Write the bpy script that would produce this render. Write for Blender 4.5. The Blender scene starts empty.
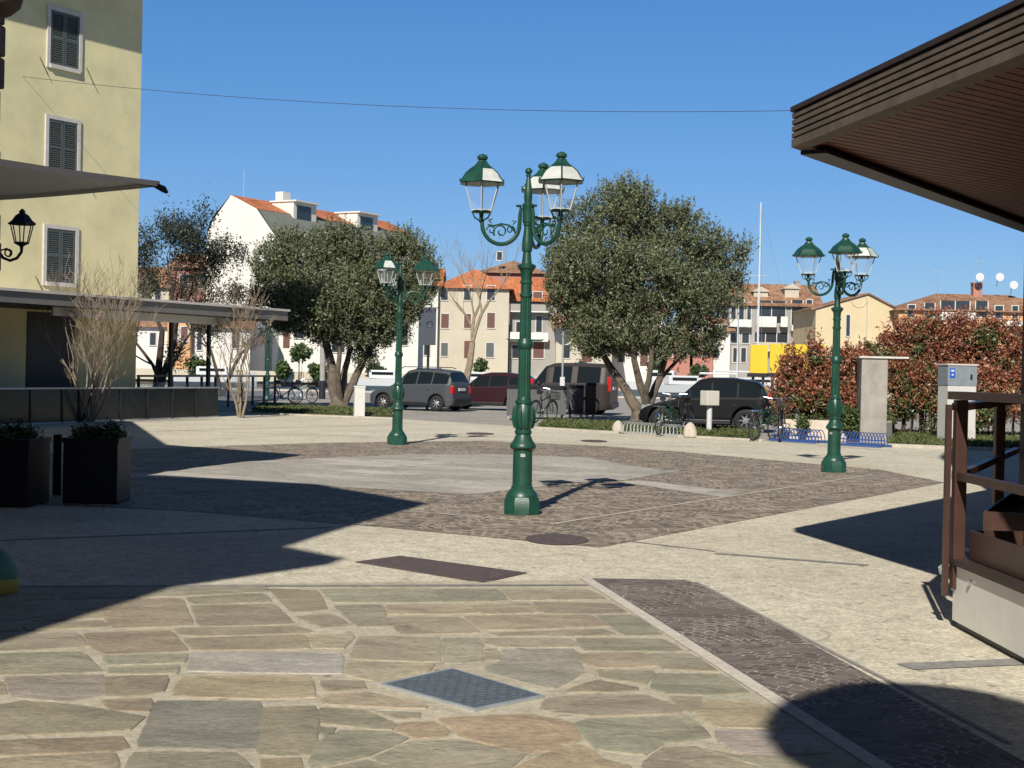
import bpy, math, random
import numpy as np
from mathutils import Vector, Matrix
R = random.Random(7)
PI = math.pi
sc = bpy.context.scene
COL = sc.collection
# ------------------------------------------------------------------ camera model
F, CZ, ROLL = 1500.0, 1.55, 0.021
PITCH = math.atan(12.5 / F)
fw = Vector((0, math.cos(PITCH), -math.sin(PITCH)))
r0 = Vector((1, 0, 0)); u0 = r0.cross(fw)
rt = r0 * math.cos(ROLL) + u0 * math.sin(ROLL)
up = -r0 * math.sin(ROLL) + u0 * math.cos(ROLL)
CAM = Vector((0, 0, CZ))
def ray(px, py): return rt * (px - 512) + fw * F - up * (py - 384)
def G(px, py, z=0.0):
    d = ray(px, py); t = (z - CZ) / d.z
    return CAM + d * t
def P(px, py, Y):
    d = ray(px, py); return CAM + d * (Y / d.y)
def gxy(px, py, z=0.0):
    p = G(px, py, z); return (p.x, p.y)
SX, SY = .286, 1.37                       # ground shadow offset per metre of height

# ------------------------------------------------------------------ materials
def mat(name, base, rough=.7, metal=0, spec=.5, noise=None, nscale=8, bump=0, bscale=None, coat=0, alt=None, alpha=1, emit=None, trans=0, detail=6, island=None):
    m = bpy.data.materials.new(name); m.use_nodes = True
    nt = m.node_tree; b = nt.nodes['Principled BSDF']
    def c4(c): return (c[0], c[1], c[2], 1)
    b.inputs['Base Color'].default_value = c4(base)
    b.inputs['Roughness'].default_value = rough
    b.inputs['Metallic'].default_value = metal
    b.inputs['Specular IOR Level'].default_value = spec
    if coat: b.inputs['Coat Weight'].default_value = coat
    if trans: b.inputs['Transmission Weight'].default_value = trans
    if alpha < 1: b.inputs['Alpha'].default_value = alpha
    tc = None
    if noise or bump:
        tc = nt.nodes.new('ShaderNodeTexCoord')
    if noise:
        n = nt.nodes.new('ShaderNodeTexNoise'); n.inputs['Scale'].default_value = nscale; n.inputs['Detail'].default_value = detail
        n.inputs['Roughness'].default_value = .65
        nt.links.new(tc.outputs['Object'], n.inputs['Vector'])
        rp = nt.nodes.new('ShaderNodeValToRGB')
        rp.color_ramp.elements[0].position = .3; rp.color_ramp.elements[1].position = .7
        a = alt or base
        rp.color_ramp.elements[0].color = c4([v * (1 - noise) for v in a])
        rp.color_ramp.elements[1].color = c4([min(1, v * (1 + noise)) for v in base])
        nt.links.new(n.outputs['Fac'], rp.inputs['Fac'])
        nt.links.new(rp.outputs['Color'], b.inputs['Base Color'])
    if island:
        g = nt.nodes.new('ShaderNodeNewGeometry')
        rp = nt.nodes.new('ShaderNodeValToRGB')
        els = rp.color_ramp.elements
        els[0].color = c4(island[0]); els[1].color = c4(island[-1])
        for i, c in enumerate(island[1:-1]):
            e = els.new((i + 1) / (len(island) - 1)); e.color = c4(c)
        nt.links.new(g.outputs['Random Per Island'], rp.inputs['Fac'])
        nt.links.new(rp.outputs['Color'], b.inputs['Base Color'])
    if bump:
        n2 = nt.nodes.new('ShaderNodeTexNoise'); n2.inputs['Scale'].default_value = bscale or nscale * 4; n2.inputs['Detail'].default_value = 5
        nt.links.new(tc.outputs['Object'], n2.inputs['Vector'])
        bp = nt.nodes.new('ShaderNodeBump'); bp.inputs['Strength'].default_value = bump; bp.inputs['Distance'].default_value = .01
        nt.links.new(n2.outputs['Fac'], bp.inputs['Height']); nt.links.new(bp.outputs['Normal'], b.inputs['Normal'])
    if emit:
        b.inputs['Emission Color'].default_value = c4(emit[0]); b.inputs['Emission Strength'].default_value = emit[1]
    return m
def N(nt, t, **kw):
    n = nt.nodes.new(t)
    for k, v in kw.items():
        if k.startswith('_'): setattr(n, k[1:], v)
        else: n.inputs[k.replace('__', ' ')].default_value = v
    return n

def concrete_mat(name, c1, c2, speck=.25, slabs=False):
    m = bpy.data.materials.new(name); m.use_nodes = True; nt = m.node_tree; b = nt.nodes['Principled BSDF']; L = nt.links
    tc = nt.nodes.new('ShaderNodeTexCoord')
    n1 = N(nt, 'ShaderNodeTexNoise', Scale=.55, Detail=8, Roughness=.65); L.new(tc.outputs['Object'], n1.inputs['Vector'])
    r1 = N(nt, 'ShaderNodeValToRGB'); r1.color_ramp.elements[0].position = .35; r1.color_ramp.elements[1].position = .65
    r1.color_ramp.elements[0].color = (*c1, 1); r1.color_ramp.elements[1].color = (*c2, 1); L.new(n1.outputs['Fac'], r1.inputs['Fac'])
    # exposed aggregate specks
    v = N(nt, 'ShaderNodeTexVoronoi', Scale=55); L.new(tc.outputs['Object'], v.inputs['Vector'])
    hs = N(nt, 'ShaderNodeSeparateColor'); L.new(v.outputs['Color'], hs.inputs['Color'])
    mr = N(nt, 'ShaderNodeMapRange'); mr.inputs['To Min'].default_value = 1 - speck; mr.inputs['To Max'].default_value = 1 + speck
    L.new(hs.outputs[0], mr.inputs['Value'])
    mx = N(nt, 'ShaderNodeVectorMath', _operation='SCALE'); L.new(r1.outputs['Color'], mx.inputs[0]); L.new(mr.outputs['Result'], mx.inputs['Scale'])
    n3 = N(nt, 'ShaderNodeTexNoise', Scale=6, Detail=8, Roughness=.75); L.new(tc.outputs['Object'], n3.inputs['Vector'])
    m3 = N(nt, 'ShaderNodeMapRange'); m3.inputs['From Min'].default_value = .3; m3.inputs['From Max'].default_value = .7
    m3.inputs['To Min'].default_value = .72; m3.inputs['To Max'].default_value = 1.14; L.new(n3.outputs['Fac'], m3.inputs['Value'])
    mx2 = N(nt, 'ShaderNodeVectorMath', _operation='SCALE'); L.new(mx.outputs[0], mx2.inputs[0]); L.new(m3.outputs['Result'], mx2.inputs['Scale'])
    # hairline cracks, gum spots and darker stains
    wv = N(nt, 'ShaderNodeTexNoise', Scale=1.5, Detail=5); L.new(tc.outputs['Object'], wv.inputs['Vector'])
    wa_ = N(nt, 'ShaderNodeVectorMath', _operation='MULTIPLY_ADD'); wa_.inputs[1].default_value = (.8, .8, 0); L.new(wv.outputs['Color'], wa_.inputs[0]); L.new(tc.outputs['Object'], wa_.inputs[2])
    cv = N(nt, 'ShaderNodeTexVoronoi', Scale=.35, _feature='DISTANCE_TO_EDGE', _voronoi_dimensions='2D'); L.new(wa_.outputs[0], cv.inputs['Vector'])
    cm = N(nt, 'ShaderNodeMapRange'); cm.inputs['From Min'].default_value = .0015; cm.inputs['From Max'].default_value = .006; cm.inputs['To Min'].default_value = .74; L.new(cv.outputs['Distance'], cm.inputs['Value'])
    sp_ = N(nt, 'ShaderNodeTexVoronoi', Scale=1.7, _voronoi_dimensions='2D'); L.new(tc.outputs['Object'], sp_.inputs['Vector'])
    sm_ = N(nt, 'ShaderNodeMapRange'); sm_.inputs['From Min'].default_value = .035; sm_.inputs['From Max'].default_value = .05; sm_.inputs['To Min'].default_value = .62; L.new(sp_.outputs['Distance'], sm_.inputs['Value'])
    st = N(nt, 'ShaderNodeTexNoise', Scale=.9, Detail=9, Roughness=.6, Distortion=1.2); L.new(wa_.outputs[0], st.inputs['Vector'])
    sr = N(nt, 'ShaderNodeMapRange'); sr.inputs['From Min'].default_value = .60; sr.inputs['From Max'].default_value = .72; sr.inputs['To Min'].default_value = 1; sr.inputs['To Max'].default_value = .80; L.new(st.outputs['Fac'], sr.inputs['Value'])
    p1_ = N(nt, 'ShaderNodeMath', _operation='MULTIPLY'); L.new(cm.outputs[0], p1_.inputs[0]); L.new(sm_.outputs[0], p1_.inputs[1])
    p2_ = N(nt, 'ShaderNodeMath', _operation='MULTIPLY'); L.new(p1_.outputs[0], p2_.inputs[0]); L.new(sr.outputs[0], p2_.inputs[1])
    mx3 = N(nt, 'ShaderNodeVectorMath', _operation='SCALE'); L.new(mx2.outputs[0], mx3.inputs[0]); L.new(p2_.outputs[0], mx3.inputs['Scale'])
    last = mx3
    if slabs:
        mp_ = N(nt, 'ShaderNodeMapping'); mp_.inputs['Rotation'].default_value = (0, 0, .57); L.new(tc.outputs['Object'], mp_.inputs['Vector'])
        br = nt.nodes.new('ShaderNodeTexBrick'); br.inputs['Scale'].default_value = 1; br.inputs['Brick Width'].default_value = 1.3; br.inputs['Row Height'].default_value = .6; br.inputs['Mortar Size'].default_value = .012
        br.inputs['Color1'].default_value = (.82, .82, .82, 1); br.inputs['Color2'].default_value = (1.12, 1.12, 1.12, 1); br.inputs['Mortar'].default_value = (.55, .55, .55, 1); L.new(mp_.outputs[0], br.inputs['Vector'])
        last = N(nt, 'ShaderNodeVectorMath', _operation='MULTIPLY'); L.new(mx3.outputs[0], last.inputs[0]); L.new(br.outputs['Color'], last.inputs[1])
    L.new(last.outputs[0], b.inputs['Base Color'])
    b.inputs['Roughness'].default_value = .85; b.inputs['Specular IOR Level'].default_value = .3
    bp = N(nt, 'ShaderNodeBump', Strength=.35, Distance=.004); L.new(hs.outputs[1], bp.inputs['Height']); L.new(bp.outputs['Normal'], b.inputs['Normal'])
    return m

def cobble_mat(name, cols, joint, size=.1, arc=1.3, bumpy=1.0):
    m = bpy.data.materials.new(name); m.use_nodes = True; nt = m.node_tree; b = nt.nodes['Principled BSDF']; L = nt.links
    tc = nt.nodes.new('ShaderNodeTexCoord')
    mp = N(nt, 'ShaderNodeMapping'); mp.inputs['Rotation'].default_value = (0, 0, .57); L.new(tc.outputs['Object'], mp.inputs['Vector'])
    sp = N(nt, 'ShaderNodeSeparateXYZ'); L.new(mp.outputs[0], sp.inputs[0])
    # arcs: y += k * (x mod arc - arc/2)^2
    md = N(nt, 'ShaderNodeMath', _operation='PINGPONG'); md.inputs[1].default_value = arc / 2; L.new(sp.outputs['X'], md.inputs[0])
    sq = N(nt, 'ShaderNodeMath', _operation='POWER'); sq.inputs[1].default_value = 2; L.new(md.outputs[0], sq.inputs[0])
    sc_ = N(nt, 'ShaderNodeMath', _operation='MULTIPLY'); sc_.inputs[1].default_value = 1.1 / arc; L.new(sq.outputs[0], sc_.inputs[0])
    ad = N(nt, 'ShaderNodeMath', _operation='ADD'); L.new(sp.outputs['Y'], ad.inputs[0]); L.new(sc_.outputs[0], ad.inputs[1])
    cb = N(nt, 'ShaderNodeCombineXYZ'); L.new(sp.outputs['X'], cb.inputs['X']); L.new(ad.outputs[0], cb.inputs['Y'])
    wob = N(nt, 'ShaderNodeTexNoise', Scale=11, Detail=3); L.new(tc.outputs['Object'], wob.inputs['Vector'])
    wsc = N(nt, 'ShaderNodeVectorMath', _operation='MULTIPLY_ADD'); wsc.inputs[1].default_value = (.10, .10, 0); L.new(wob.outputs['Color'], wsc.inputs[0]); L.new(cb.outputs[0], wsc.inputs[2])
    br = nt.nodes.new('ShaderNodeTexBrick'); br.inputs['Scale'].default_value = 1; br.inputs['Brick Width'].default_value = size * 1.05; br.inputs['Row Height'].default_value = size
    br.inputs['Mortar Size'].default_value = size * .09; br.inputs['Mortar Smooth'].default_value = .5; br.offset = .5
    br.inputs['Color1'].default_value = (0, 0, 0, 1); br.inputs['Color2'].default_value = (1, 1, 1, 1); br.inputs['Mortar'].default_value = (.5, .5, .5, 1)
    L.new(wsc.outputs[0], br.inputs['Vector'])
    rp = N(nt, 'ShaderNodeValToRGB'); els = rp.color_ramp.elements
    els[0].color = (*cols[0], 1); els[1].color = (*cols[-1], 1)
    for i, c in enumerate(cols[1:-1]): els.new((i + 1) / (len(cols) - 1)).color = (*c, 1)
    L.new(br.outputs['Color'], rp.inputs['Fac'])
    jr = N(nt, 'ShaderNodeMath', _operation='SUBTRACT'); jr.inputs[0].default_value = 1; L.new(br.outputs['Fac'], jr.inputs[1])
    # joints show pale only in patches
    nj = N(nt, 'ShaderNodeTexNoise', Scale=2.2, Detail=6, Roughness=.7); L.new(tc.outputs['Object'], nj.inputs['Vector'])
    jc = N(nt, 'ShaderNodeValToRGB'); jc.color_ramp.elements[0].position = .45; jc.color_ramp.elements[1].position = .55
    jc.color_ramp.elements[0].color = (*[q * .45 for q in joint], 1); jc.color_ramp.elements[1].color = (*joint, 1); L.new(nj.outputs['Fac'], jc.inputs['Fac'])
    mx = N(nt, 'ShaderNodeMix', _data_type='RGBA'); L.new(jr.outputs[0], mx.inputs['Factor']); L.new(jc.outputs['Color'], mx.inputs[6]); L.new(rp.outputs['Color'], mx.inputs[7])
    n3 = N(nt, 'ShaderNodeTexNoise', Scale=.8, Detail=6); L.new(tc.outputs['Object'], n3.inputs['Vector'])
    m3 = N(nt, 'ShaderNodeMapRange'); m3.inputs['From Min'].default_value = .3; m3.inputs['From Max'].default_value = .7; m3.inputs['To Min'].default_value = .88; m3.inputs['To Max'].default_value = 1.12
    L.new(n3.outputs['Fac'], m3.inputs['Value'])
    mx2 = N(nt, 'ShaderNodeVectorMath', _operation='SCALE'); L.new(mx.outputs[2], mx2.inputs[0]); L.new(m3.outputs['Result'], mx2.inputs['Scale'])
    L.new(mx2.outputs[0], b.inputs['Base Color']); b.inputs['Roughness'].default_value = .75
    bp = N(nt, 'ShaderNodeBump', Strength=.6 * bumpy, Distance=.012); L.new(jr.outputs[0], bp.inputs['Height']); L.new(bp.outputs['Normal'], b.inputs['Normal'])
    return m

def stone_mat(name):
    m = bpy.data.materials.new(name); m.use_nodes = True; nt = m.node_tree; b = nt.nodes['Principled BSDF']; L = nt.links
    at = N(nt, 'ShaderNodeVertexColor'); at.layer_name = 'tint'
    tc = nt.nodes.new('ShaderNodeTexCoord')
    mp = N(nt, 'ShaderNodeMapping'); mp.inputs['Scale'].default_value = (1, 1.6, 1); L.new(tc.outputs['Object'], mp.inputs['Vector'])
    n1 = N(nt, 'ShaderNodeTexNoise', Scale=2.2, Detail=9, Roughness=.7, Distortion=.6); L.new(mp.outputs[0], n1.inputs['Vector'])
    m1 = N(nt, 'ShaderNodeMapRange'); m1.inputs['From Min'].default_value = .28; m1.inputs['From Max'].default_value = .72; m1.inputs['To Min'].default_value = .62; m1.inputs['To Max'].default_value = 1.32
    L.new(n1.outputs['Fac'], m1.inputs['Value'])
    s1 = N(nt, 'ShaderNodeVectorMath', _operation='SCALE'); L.new(at.outputs['Color'], s1.inputs[0]); L.new(m1.outputs['Result'], s1.inputs['Scale'])
    # rusty / lichen patches inside the stone
    n2 = N(nt, 'ShaderNodeTexNoise', Scale=1.4, Detail=8, Roughness=.7); mp2 = N(nt, 'ShaderNodeMapping'); mp2.inputs['Location'].default_value = (9, 4, 2)
    L.new(tc.outputs['Object'], mp2.inputs['Vector']); L.new(mp2.outputs[0], n2.inputs['Vector'])
    m2 = N(nt, 'ShaderNodeMapRange'); m2.inputs['From Min'].default_value = .5; m2.inputs['From Max'].default_value = .68; m2.inputs['To Max'].default_value = .30; L.new(n2.outputs['Fac'], m2.inputs['Value'])
    mx = N(nt, 'ShaderNodeMix', _data_type='RGBA'); L.new(m2.outputs['Result'], mx.inputs['Factor']); L.new(s1.outputs[0], mx.inputs[6]); mx.inputs[7].default_value = (.40, .31, .19, 1)
    n4 = N(nt, 'ShaderNodeTexNoise', Scale=24, Detail=8, Roughness=.78); L.new(mp.outputs[0], n4.inputs['Vector'])
    m4 = N(nt, 'ShaderNodeMapRange'); m4.inputs['From Min'].default_value = .3; m4.inputs['From Max'].default_value = .7; m4.inputs['To Min'].default_value = .62; m4.inputs['To Max'].default_value = 1.32; L.new(n4.outputs['Fac'], m4.inputs['Value'])
    s2 = N(nt, 'ShaderNodeVectorMath', _operation='SCALE'); L.new(mx.outputs[2], s2.inputs[0]); L.new(m4.outputs['Result'], s2.inputs['Scale'])
    L.new(s2.outputs[0], b.inputs['Base Color']); b.inputs['Roughness'].default_value = .72
    ad = N(nt, 'ShaderNodeMath', _operation='MULTIPLY_ADD'); ad.inputs[1].default_value = 3; L.new(n1.outputs['Fac'], ad.inputs[0]); L.new(n4.outputs['Fac'], ad.inputs[2])
    bp = N(nt, 'ShaderNodeBump', Strength=.8, Distance=.012); L.new(ad.outputs[0], bp.inputs['Height']); L.new(bp.outputs['Normal'], b.inputs['Normal'])
    return m

def tile_mat(name, c1, c2, period=.25, rz=0.):
    m = bpy.data.materials.new(name); m.use_nodes = True; nt = m.node_tree; b = nt.nodes['Principled BSDF']; L = nt.links
    tc = nt.nodes.new('ShaderNodeTexCoord')
    v = N(nt, 'ShaderNodeTexVoronoi', Scale=1.6); mp = N(nt, 'ShaderNodeMapping'); mp.inputs['Scale'].default_value = (3, 1.5, 1.5)
    L.new(tc.outputs['Object'], mp.inputs['Vector']); L.new(mp.outputs[0], v.inputs['Vector'])
    hs = N(nt, 'ShaderNodeSeparateColor'); L.new(v.outputs['Color'], hs.inputs['Color'])
    n = N(nt, 'ShaderNodeTexNoise', Scale=.5, Detail=6); L.new(tc.outputs['Object'], n.inputs['Vector'])
    ad = N(nt, 'ShaderNodeMath', _operation='MULTIPLY_ADD'); ad.inputs[1].default_value = .5; L.new(hs.outputs[0], ad.inputs[0]); L.new(n.outputs['Fac'], ad.inputs[2])
    rp = N(nt, 'ShaderNodeValToRGB'); rp.color_ramp.elements[0].position = .45; rp.color_ramp.elements[1].position = .95
    rp.color_ramp.elements[0].color = (*c1, 1); rp.color_ramp.elements[1].color = (*c2, 1); L.new(ad.outputs[0], rp.inputs['Fac'])
    L.new(rp.outputs['Color'], b.inputs['Base Color']); b.inputs['Roughness'].default_value = .85
    w = N(nt, 'ShaderNodeTexWave', Scale=1 / (period * 2 * PI) * 6.28 / 2); L.new(tc.outputs['Object'], w.inputs['Vector'])
    bp = N(nt, 'ShaderNodeBump', Strength=.8, Distance=.08); L.new(w.outputs['Fac'], bp.inputs['Height']); L.new(bp.outputs['Normal'], b.inputs['Normal'])
    return m

M = {}
M['concrete'] = concrete_mat('beige_aggregate_concrete', (.53, .48, .365), (.64, .59, .46))
M['inner'] = concrete_mat('grey_stone_paving', (.37, .345, .295), (.50, .465, .395), .15, True)
M['road'] = concrete_mat('pale_road', (.30, .275, .24), (.40, .37, .325), .12)
M['mortar'] = concrete_mat('pale_mortar', (.43, .385, .285), (.53, .475, .36), .15)
M['cobble'] = cobble_mat('porphyry_cobbles', [(.10, .078, .053), (.165, .13, .09), (.235, .187, .13), (.32, .265, .19)], (.58, .50, .39), .105)
M['cobble_dark'] = cobble_mat('dark_cobbles', [(.105, .08, .066), (.15, .118, .097), (.20, .16, .135)], (.40, .36, .31), .078, 1.0)
M['joint'] = mat('joint_strip', (.55, .5, .42), .8, noise=.2, nscale=20)
M['greyband'] = mat('grey_band', (.25, .24, .22), .8, noise=.25, nscale=12)
M['stone'] = stone_mat('sandstone_flags')
M['water'] = mat('harbour_water', (.035, .10, .14), .2, spec=.6, bump=.9, bscale=1.5)
M['quay'] = mat('quay_stone', (.42, .38, .32), .85, noise=.25, nscale=1.5, bump=.3)
M['grass'] = mat('grass_blades', (.08, .13, .03), .7, island=[(.03, .045, .01), (.055, .08, .018), (.09, .11, .03), (.13, .125, .05)])
M['soil'] = mat('grass_soil', (.07, .08, .03), .95, noise=.4, nscale=4)
M['green'] = mat('green_enamel', (.011, .058, .038), .38, noise=.28, nscale=9, coat=.1, bump=.12, bscale=60)
M['green_dark'] = mat('dark_green_iron', (.006, .05, .03), .4, noise=.2, nscale=10)
M['lamp_sheen'] = mat('painted_sheen_panel', (.50, .52, .48), .4, noise=.2, nscale=9)  # sun and sky sheen painted as a pale tone on chosen roof panels
M['lamp_bar'] = mat('pale_lantern_bars', (.42, .48, .48), .35)
M['lamp_glass'] = mat('lantern_glass', (.8, .85, .88), .05, alpha=.05)
M['black'] = mat('black_plastic', (.012, .012, .014), .45)
M['blackiron'] = mat('black_iron', (.015, .014, .013), .5)
M['planterblack'] = mat('black_resin', (.008, .008, .009), .5, noise=.2, nscale=6)
M['dark_glass'] = mat('dark_glass', (.010, .014, .016), .10, spec=.35)
M['smoke_glass'] = mat('smoked_glass_panel', (.012, .018, .02), .22, spec=.3, noise=.3, nscale=2)
M['tyre'] = mat('tyre_rubber', (.015, .015, .015), .85)
M['rim'] = mat('alloy_rim', (.55, .55, .56), .3, metal=.8)
M['chrome'] = mat('chrome', (.7, .7, .7), .2, metal=1)
M['white'] = mat('white_paint', (.56, .55, .51), .6, noise=.06, nscale=2)
M['whitegloss'] = mat('white_gloss', (.56, .56, .55), .4)
M['fabric'] = mat('pale_awning_fabric', (.84, .83, .80), .8, noise=.06, nscale=3)
M['yellow_wall'] = mat('ochre_plaster', (.66, .60, .345), .9, noise=.15, nscale=.7, bump=.25, bscale=12)
M['trim'] = mat('grey_stone_trim', (.52, .49, .45), .8, noise=.12, nscale=5)
M['shutter'] = mat('grey_green_shutter', (.075, .088, .082), .55)
M['brownfascia'] = mat('weathered_brown_timber', (.125, .096, .072), .7, noise=.3, nscale=5, bump=.2)
M['darkbrown'] = mat('dark_stained_timber', (.035, .022, .017), .6, noise=.25, nscale=8)
M['soffit'] = mat('red_brown_boards', (.14, .048, .032), .55, noise=.25, nscale=4)
M['rail'] = mat('brown_rail_paint', (.052, .023, .016), .4, noise=.2, nscale=7)
M['beigepanel'] = mat('beige_panel', (.76, .74, .68), .5, noise=.06, nscale=5)
M['darkstone'] = mat('rough_dark_stone', (.11, .08, .06), .95, noise=.5, nscale=3, bump=1, bscale=8)
M['bark'] = mat('olive_bark', (.12, .095, .07), .95, noise=.45, nscale=5, bump=.8, bscale=14)
M['bark_dark'] = mat('dark_bark', (.05, .035, .028), .95, noise=.4, nscale=5, bump=.5)
M['twig'] = mat('pale_twigs', (.23, .18, .125), .9, noise=.3, nscale=6)
M['olive'] = mat('olive_leaves', (.05, .07, .04), .55, island=[(.045, .058, .02), (.075, .092, .035), (.105, .12, .05), (.145, .16, .08), (.20, .21, .14)])
M['darkleaf'] = mat('dark_leaves', (.03, .04, .02), .6, island=[(.012, .018, .01), (.03, .04, .02), (.05, .05, .03)])
M['red_leaf'] = mat('photinia_leaves', (.1, .05, .03), .45, island=[(.03, .045, .015), (.06, .08, .025), (.14, .04, .025), (.10, .085, .035), (.20, .07, .04), (.13, .10, .045), (.26, .17, .08), (.07, .04, .02)])
M['red_leaf2'] = mat('young_photinia_leaves', (.2, .06, .04), .4, island=[(.10, .03, .018), (.20, .05, .03), (.30, .09, .05), (.34, .20, .10), (.16, .05, .03)])
M['hedge_green'] = mat('hedge_green_leaves', (.07, .09, .03), .45, island=[(.03, .05, .014), (.06, .09, .025), (.10, .13, .04), (.16, .17, .07), (.09, .06, .03)])
M['green_leaf'] = mat('green_leaves', (.06, .09, .03), .55, island=[(.025, .045, .012), (.05, .08, .02), (.09, .13, .035)])
M['blue'] = mat('blue_paint', (.03, .08, .26), .4)
M['skyblue'] = mat('pale_blue_paint', (.35, .55, .6), .4)
M['signblue'] = mat('sign_blue', (.02, .10, .45), .4)
M['signback'] = mat('sign_back_grey', (.05, .06, .07), .5)
M['steel'] = mat('galvanised_steel', (.42, .44, .44), .45, metal=.4, noise=.15, nscale=8)
M['bin'] = mat('grey_bin_plastic', (.085, .088, .09), .6, noise=.15, nscale=4)
M['brownbin'] = mat('brown_bin', (.05, .03, .025), .6)
M['cabinet_top'] = mat('blue_grey_metal', (.22, .25, .27), .45, noise=.15, nscale=6)
M['concwall'] = mat('grey_concrete_wall', (.29, .27, .24), .9, noise=.25, nscale=2.5, bump=.4)
M['rock'] = mat('pale_rock', (.45, .40, .33), .9, noise=.2, nscale=7, bump=.5)
M['yellow'] = mat('bright_yellow_board', (.62, .43, .015), .6, noise=.08, nscale=1)
M['cover'] = mat('cast_cover', (.115, .135, .15), .5, metal=.2, noise=.25, nscale=20)
M['cover_brown'] = mat('brown_cover', (.095, .07, .065), .8, noise=.3, nscale=12, bump=.6)
M['tile_orange'] = tile_mat('orange_roof_tiles', (.42, .12, .045), (.62, .22, .09))
M['tile_brown'] = tile_mat('weathered_roof_tiles', (.20, .105, .06), (.42, .23, .13))
M['mansard'] = mat('grey_green_mansard', (.17, .18, .15), .7, noise=.12, nscale=1)
M['w_white'] = mat('white_render', (.66, .63, .56), .9, noise=.06, nscale=.5)
M['w_cream'] = mat('cream_render', (.47, .42, .32), .9, noise=.08, nscale=.5)
M['w_yellow'] = mat('pale_yellow_render', (.56, .45, .27), .9, noise=.07, nscale=.5)
M['w_orange'] = mat('orange_render', (.55, .31, .15), .9, noise=.08, nscale=.5)
M['w_pink'] = mat('brick_pink_render', (.38, .17, .13), .9, noise=.12, nscale=.5)
M['w_grey'] = mat('grey_render', (.30, .285, .255), .9, noise=.12, nscale=.5)
M['win'] = mat('house_window_glass', (.03, .035, .04), .15, spec=.7)
M['brownshut'] = mat('brown_shutter', (.11, .045, .03), .6)
M['redlight'] = mat('red_lens', (.5, .01, .01), .25)
M['car_grey'] = mat('metallic_grey_paint', (.055, .062, .07), .42, metal=0, spec=.3)
M['car_red'] = mat('dark_wine_paint', (.028, .008, .012), .38, metal=0, spec=.3)
M['car_brown'] = mat('brown_grey_paint', (.035, .028, .026), .40, metal=0, spec=.3)
M['car_black'] = mat('gloss_black_paint', (.005, .006, .007), .35, spec=.35, coat=.1)
M['bagteal'] = mat('teal_sack', (.10, .30, .24), .7, noise=.2, nscale=6)
M['bagyellow'] = mat('yellow_sack', (.55, .52, .12), .7)
M['clear_glass'] = mat('railing_glass', (.5, .6, .62), .08, alpha=.25)

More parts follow.
